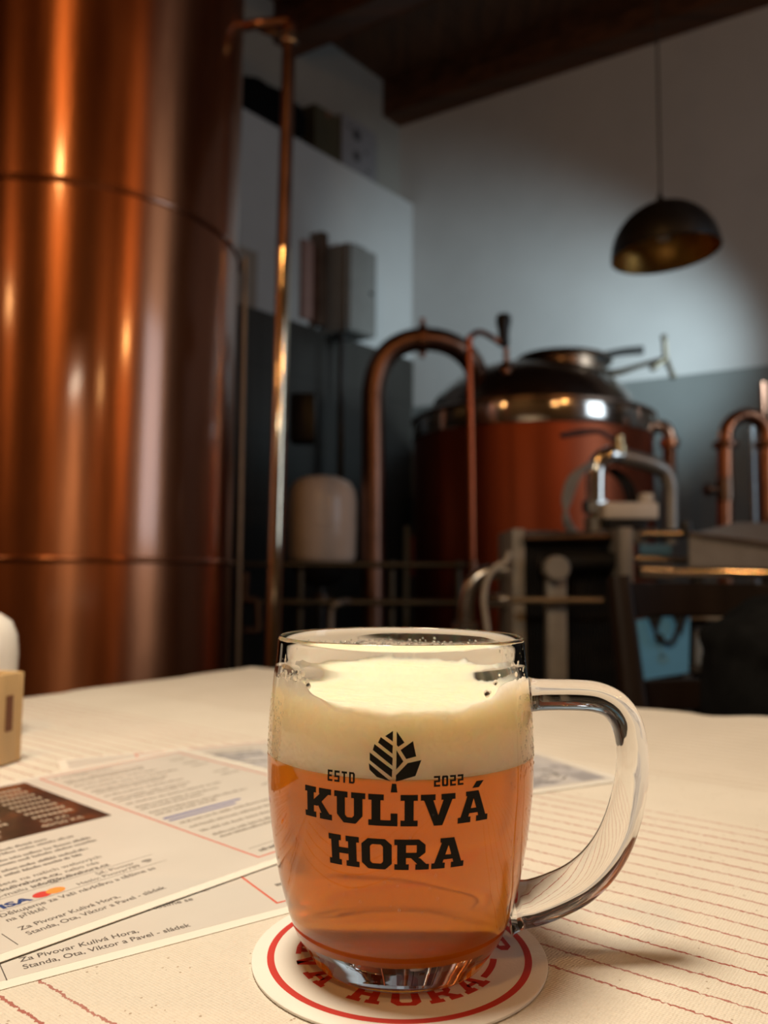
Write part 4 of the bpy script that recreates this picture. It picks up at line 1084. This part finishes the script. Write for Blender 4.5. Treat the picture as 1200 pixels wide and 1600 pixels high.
# cream junction box
jb = thing('junction_box', tuple(at(987, 815, 2.72)), 'cream plastic junction box mounted over the plate cooler', 'box')
finish('lid', pbox(NB(), 944, 1030, 784, 811, 2.66, .12, bev=.008), M['beige_plastic'], jb)
finish('cap', pbox(NB(), 1003, 1022, 770, 785, 2.68, .05, bev=.006), M['beige_plastic'], jb)
finish('back_box', pbox(NB(), 950, 1012, 808, 826, 2.68, .10, bev=.004), M['black_metal'], jb)
finish('mount_post', pbox(NB(), 990, 1012, 812, 850, 2.70, .05, bev=.004), M['steel_dull'], jb)
# looped grey cables
for k in range(4):
    d = k*3.2
    cbp = finish('cable_loop', tube(NB(), [at(915-d*.2, 838, 2.62), at(898-d, 828, 2.62), at(884-d*.6+3, 808, 2.6), at(880+d*1.2, 780, 2.6), at(888+d*1.5, 750, 2.6), at(906+d, 733, 2.62), at(926, 722+d, 2.66)], .0065, 8), M['hose_grey'])
    tag(cbp, 'thin grey cable looping up left of the steel bend, one of four in a bundle', 'cable', 'grey cables looped by the steel bend')
for k in range(3):
    d = k*7
    cbp = finish('black_hose', tube(NB(), [at(945+d, 732, 2.86), at(962+d, 744, 2.84), at(975+d, 762, 2.84), at(982+d, 790, 2.86)], .007, 8), M['black_rubber'])
    tag(cbp, 'thin black hose hanging under the steel bend, one of three', 'hose', 'black hoses under the steel bend')
# elbow, white hose at the left of the cooler
ely = 2.5
eb = thing('steel_elbow', tuple(at(728, 990, ely)), 'dull steel elbow pipe on the left side of the plate cooler', 'pipe')
finish('pipe', tube(NB(), [at(728, 978, ely), at(729, 945, ely), at(735, 918, ely), at(750, 900, ely), at(775, 893, ely), at(800, 892, ely)], .026, 20), M['steel'], eb)
q = at(727, 978, ely); finish('flange', cyl(NB(), q-ZV*.018, q+ZV*.012, .042, 24, bev=.004), M['steel'], eb)
finish('lower_pipe', tube(NB(), [at(762, 938, ely), at(800, 938, ely)], .024, 18, smooth=False), M['steel_polished'], eb)
finish('end_cap', tube(NB(), [at(786, 938, ely), at(800, 938, ely)], .028, 18, smooth=False), M['steel_polished'], eb)
tag(finish('white_hose', tube(NB(), [at(796, 862, 2.3), at(790, 878, 2.3), at(776, 885, 2.3), at(762, 904, 2.3), at(756, 935, 2.3), at(759, 965, 2.3), at(764, 1010, 2.3), at(768, 1100, 2.3)], .0085, 12), M['hose_white']),
    'thin white hose curving down left of the plate cooler', 'hose')

# ------------------------------------------------------------------ steel hopper machine at the right
hy = 2.2
hp = thing('steel_hopper', tuple(at(1130, 1000, hy)), 'grey steel machine cover with sloping top at the right edge', 'machine')
b = NB()
Vt = lambda px, py, y: at(px, py, y)
top = [(1075, 834, hy), (1240, 858, hy), (1240, 818, hy+.5), (1150, 815, hy+.5)]
bot = [(1075, 888, hy), (1240, 892, hy), (1240, 880, hy+.5), (1150, 880, hy+.5)]
tv = [b.verts.new(Vt(*p)) for p in top]; bv = [b.verts.new(Vt(*p)) for p in bot]
b.faces.new(tv); b.faces.new(bv[::-1])
for i in range(4): b.faces.new((tv[i], tv[(i+1) % 4], bv[(i+1) % 4], bv[i]))
bmesh.ops.bevel(b, geom=b.edges[:], offset=.006, segments=2, affect='EDGES')
finish('cover', b, M['frame_paint'], hp)
finish('edge_rail', tube(NB(), [at(1078, 833, hy-.008), at(1240, 857, hy-.008)], .006, 10, smooth=False), M['steel_polished'], hp)
finish('front_tube', tube(NB(), [at(1010, 893, hy-.05), at(1240, 897, hy-.05)], .014, 18, smooth=False), M['steel_polished'], hp)
finish('tube_collar', tube(NB(), [at(998, 892, hy-.05), at(1048, 894, hy-.05)], .021, 18, smooth=False), M['steel'], hp)
finish('upper_tube', tube(NB(), [at(992, 873, hy+.1), at(1080, 876, hy+.1)], .013, 16, smooth=False), M['steel'], hp)
finish('rail_tube', tube(NB(), [at(1000, 835, hy+.25), at(1062, 835, hy+.25)], .016, 16, smooth=False), M['steel'], hp)
q = at(1072, 825, hy+.25); finish('knob', lathe(NB(), [(0, -.03), (.018, -.03), (.022, -.005), (.016, .02), (0, .028)], q, 16), M['black_metal'], hp)
finish('blue_clip', pbox(NB(), 1000, 1050, 850, 868, hy+.2, .02), M['blue_ink'], hp)
b = NB()
for px_ in (1085, 1190): pfloor(b, px_, px_+16, 886, hy+.05, .04)
lg_ = finish('leg', pfloor(NB(), 1085, 1101, 886, hy+.05, .04), M['black_metal'], hp); finish('leg', pfloor(NB(), 1200, 1216, 886, hy+.05, .04), M['black_metal'], hp); b.free()
# shelf with binders, far right below
sh = thing('low_shelf', tuple(at(1130, 1060, 1.95)), 'low dark shelf behind the chair with a pale front strip', 'shelf')
finish('shelf_board', pbox(NB(), 1062, 1240, 959, 970, 1.9, .25), M['strip'], sh)
finish('lower_board', pbox(NB(), 1062, 1240, 1040, 1054, 1.9, .25), M['dark_shelf'], sh)
finish('back_board', pbox(NB(), 1062, 1240, 960, 1050, 2.14, .01), M['dark_shelf'], sh)
finish('side_board', pfloor(NB(), 1062, 1067, 960, 1.9, .25), M['dark_shelf'], sh)
finish('side_board', pfloor(NB(), 1236, 1242, 960, 1.9, .25), M['dark_shelf'], sh)
for k, (p0, p1, t_, m, lb) in enumerate(((1083, 1100, 978, 'binder_grey', 'pale grey binder standing on the low shelf'), (1104, 1112, 984, 'binder_dark', 'dark narrow binder right of the pale grey one'), (1118, 1128, 980, 'binder_brown', 'brown binder at the right of the low shelf row'))):
    o = finish('binder', pbox(NB(), p0, p1, t_, 1039.5, 1.93, .18, bev=.002), M[m]); tag(o, lb, 'binder', 'binders on the low shelf')
# light blue sheet hanging behind the chair
by = 1.86
bl = thing('blue_sheet', tuple(at(1037, 1062, by)), 'light blue paper sheet hung on dark hooks seen through the chair back', 'paper')
b = NB(); q4 = [at(993, 969, by), at(1078, 957, by), at(1076, 1051, by), at(1007, 1062, by)]
for dy in (0, .0015): pass
v1 = [b.verts.new(p) for p in q4]; v2 = [b.verts.new(p+Vector((0, .0015, 0))) for p in q4]
b.faces.new(v1); b.faces.new(v2[::-1])
for i in range(4): b.faces.new((v1[i], v2[i], v2[(i+1) % 4], v1[(i+1) % 4]))
finish('sheet', b, M['blue_paper'], bl, smooth=False)
b = NB()
for q in ((1032, 1008, 8), (1034, 1022, 6), (1036, 1031, 9)):
    c_ = at(q[0], q[1], by-.001); poly(b, [c_+Vector((cos(t*pi/6)*q[2]*mpp(by)*(1+.3*(t % 2)), 0, sin(t*pi/6)*q[2]*mpp(by)*.7*(1+.3*(t % 3 == 0)))) for t in range(12)])
finish('emblem_print', b, M['blue_ink2'], bl, smooth=False)
finish('hook', tube(NB(), [at(1022, 960, by-.01), at(1023, 980, by-.01), at(1026, 997, by-.01), at(1031, 999, by-.01), at(1030, 990, by-.01)], .0042, 10), M['black_metal'], bl)
finish('hook', tube(NB(), [at(1062, 955, by-.01), at(1060, 975, by-.01), at(1054, 995, by-.01), at(1046, 1004, by-.01), at(1037, 1001, by-.01), at(1033, 992, by-.01)], .0045, 10), M['black_metal'], bl)
for xx in (1022, 1062):
    A = at(xx-13, 955, by-.012); B = at(xx+13, 955, by-.012); C_ = at(xx+2, 990, by-.012); b = NB()
    v1 = [b.verts.new(p) for p in (A, B, C_)]; v2 = [b.verts.new(p+Vector((0, .006, 0))) for p in (A, B, C_)]
    b.faces.new(v1); b.faces.new(v2[::-1])
    for i in range(3): b.faces.new((v1[i], v2[i], v2[(i+1) % 3], v1[(i+1) % 3]))
    finish('hook_plate', b, M['black_metal'], bl, smooth=False)
finish('hook_rail', pbox(NB(), 985, 1100, 944, 958, by-.015, .02), M['black_metal'], bl)

# ------------------------------------------------------------------ chair and jacket
cy = 1.30
ch = thing('dining_chair', (at(1090, 1000, cy).x, cy-.2, 0), 'dark walnut wooden chair with open back on the far side of the table', 'chair')
def stile(pt, pbm, y0, y1):
    t_, m_ = at(pt[0], pt[1], y0), at(pbm[0], pbm[1], y1)
    d = (m_-t_); k = (t_.z-.45)/(-d.z); s_ = t_+d*k
    return t_, s_
for (xt, yt, xb, yb) in ((966, 902, 988, 1100), (1250, 905, 1262, 1100)):
    t_, s_ = stile((xt, yt), (xb, yb), cy, cy-.03)
    b = NB(); tube(b, [t_, (t_+s_)/2, s_, Vector((s_.x+.01, s_.y+.03, .22)), Vector((s_.x+.02, s_.y+.09, .0))], [.016, .019, .021, .020, .017], 16, sx=1.3, up=(0, 1, 0), sq=5)
    finish('back_post', b, M['chair_wood'], ch)
A, B = at(976, 905, cy), at(1250, 905, cy)
def curved_rail(pt, pb_, yo, th, bow=.035):
    b = NB(); n = 14; V = []
    for i in range(n+1):
        u = i/n; x = at(968, 900, cy).x+(at(1252, 900, cy).x-at(968, 900, cy).x)*u; yy = cy+yo+bow*sin(pi*u)
        z1_, z0_ = at(600, pt, cy).z, at(600, pb_, cy).z
        V.append([b.verts.new((x, yy, z0_)), b.verts.new((x, yy, z1_)), b.verts.new((x, yy+th, z1_)), b.verts.new((x, yy+th, z0_))])
    for a_, c_ in zip(V, V[1:]):
        for k in range(4): b.faces.new((a_[k], a_[(k+1) % 4], c_[(k+1) % 4], c_[k]))
    b.faces.new(V[0]); b.faces.new(V[-1][::-1]); bmesh.ops.bevel(b, geom=[e for e in b.edges if not (abs(e.verts[0].co.z-e.verts[1].co.z) > .01)], offset=.004, segments=2, affect='EDGES')
    return b
finish('top_rail', curved_rail(908, 962, 0, .024), M['chair_wood'], ch)
finish('lower_rail', curved_rail(1062, 1110, -.012, .022), M['chair_wood'], ch)
sc_ = Vector((at(1110, 1000, cy).x, cy-.26, .45))
finish('seat', box(NB(), sc_, (.42, .42, .035), bev=.012), M['chair_wood'], ch)
for dx in (-.18, .18): finish('front_leg', cyl(NB(), sc_+Vector((dx, -.18, -.45)), sc_+Vector((dx, -.18, -.015)), .015, 14, .020), M['chair_wood'], ch)
# jacket heap over the right of the chair
b = NB(); jc = Vector((at(1222, 1040, .93).x, .95, at(1215, 1040, .93).z))
bmesh.ops.create_icosphere(b, subdivisions=5, radius=1)
for v in b.verts:
    p = v.co.copy(); k = 1+.10*mn.noise(p*1.7)+.05*mn.noise(p*4.2)+.035*sin(p.z*9+p.x*3)
    q = jc+Vector((p.x*.070*k, p.y*.13*k, p.z*(.078 if p.z > 0 else .30)*k))
    nn_ = q.dot(NA)
    if nn_ < N1+.035 and q.z < TZ+.012: q += NA*((N1+.035)-nn_) if q.z < TZ-.03 else NA*0; q.z = max(q.z, TZ+.012) if q.dot(NA) < N1+.03 else q.z
    v.co = q
jk = finish('black_jacket', b, M['black_cloth'], angle=180)
tag(jk, 'black padded jacket slumped over a seat at the right edge of the picture', 'jacket')

# ------------------------------------------------------------------ pipe rails and bits in the dark behind the table
ry = 3.7
for k, (y_, r_, lb) in enumerate(((883, .014, 'upper dark horizontal pipe between the big tank and the kettle'), (942, .016, 'lower dark horizontal pipe between the big tank and the kettle'))):
    o = finish('horizontal_pipe', tube(NB(), [at(372, y_-1, ry), at(735, y_, ry)], r_, 12, smooth=False), M['bronze2']); tag(o, lb, 'pipe')
for k, px_ in enumerate((470, 612, 716)):
    p = at(px_, 883, ry+.04); o = finish('pipe_support', cyl(NB(), (p.x, ry+.04, 0), (p.x, ry+.04, p.z+.02), .017, 12), M['bronze2'])
    tag(o, 'dark upright post carrying the two horizontal pipes, %s' % ('behind the cream vessel stand', 'right of the thick swan neck pipe', 'just left of the thin copper tap pipe')[k], 'post')
o = finish('steel_hook_pipe', tube(NB(), [at(517, 1040, 3.3), at(517, 975, 3.3), at(519, 952, 3.3), at(528, 943, 3.3), at(545, 940, 3.35)], .014, 14), M['steel_dull']); tag(o, 'short curved steel pipe end below the cream vessel', 'pipe')
b = NB(); pbox(b, 452, 492, 612, 690, 4.55, .15, bev=.02)
o = finish('wall_speaker', b, M['black_metal']); tag(o, 'small black rounded device above the cream vessel', 'device')
o = thing('valve_cluster', tuple(at(395, 975, 3.4)), 'dark pipe fittings low between the big tank and riser pipe', 'fitting')
for (x0_, y0_, x1_, y1_) in ((378, 937, 402, 937), (402, 937, 404, 985), (382, 985, 404, 985), (384, 895, 382, 937)):
    finish('pipe', tube(NB(), [at(x0_, y0_, 3.4), at(x1_, y1_, 3.4)], .016, 10, smooth=False), M['bronze'], o)
for k, (x_, y0_, y1_, m, lb) in enumerate(((632, 822, 1000, 'binder_grey', 'pale thin upright strip beside the left flank of the kettle'), (641, 838, 900, 'red_strip', 'small red upright strip beside the left flank of the kettle'))):
    A = at(x_, y0_, 4.9); B = at(x_+7, y1_, 4.9); o = finish('upright_strip', box(NB(), ((A.x+B.x)/2, 4.9, (A.z+(0 if k == 0 else B.z))/2), (B.x-A.x, .03, A.z-(0 if k == 0 else B.z)), bev=.002), M[m]); tag(o, lb, 'strip')
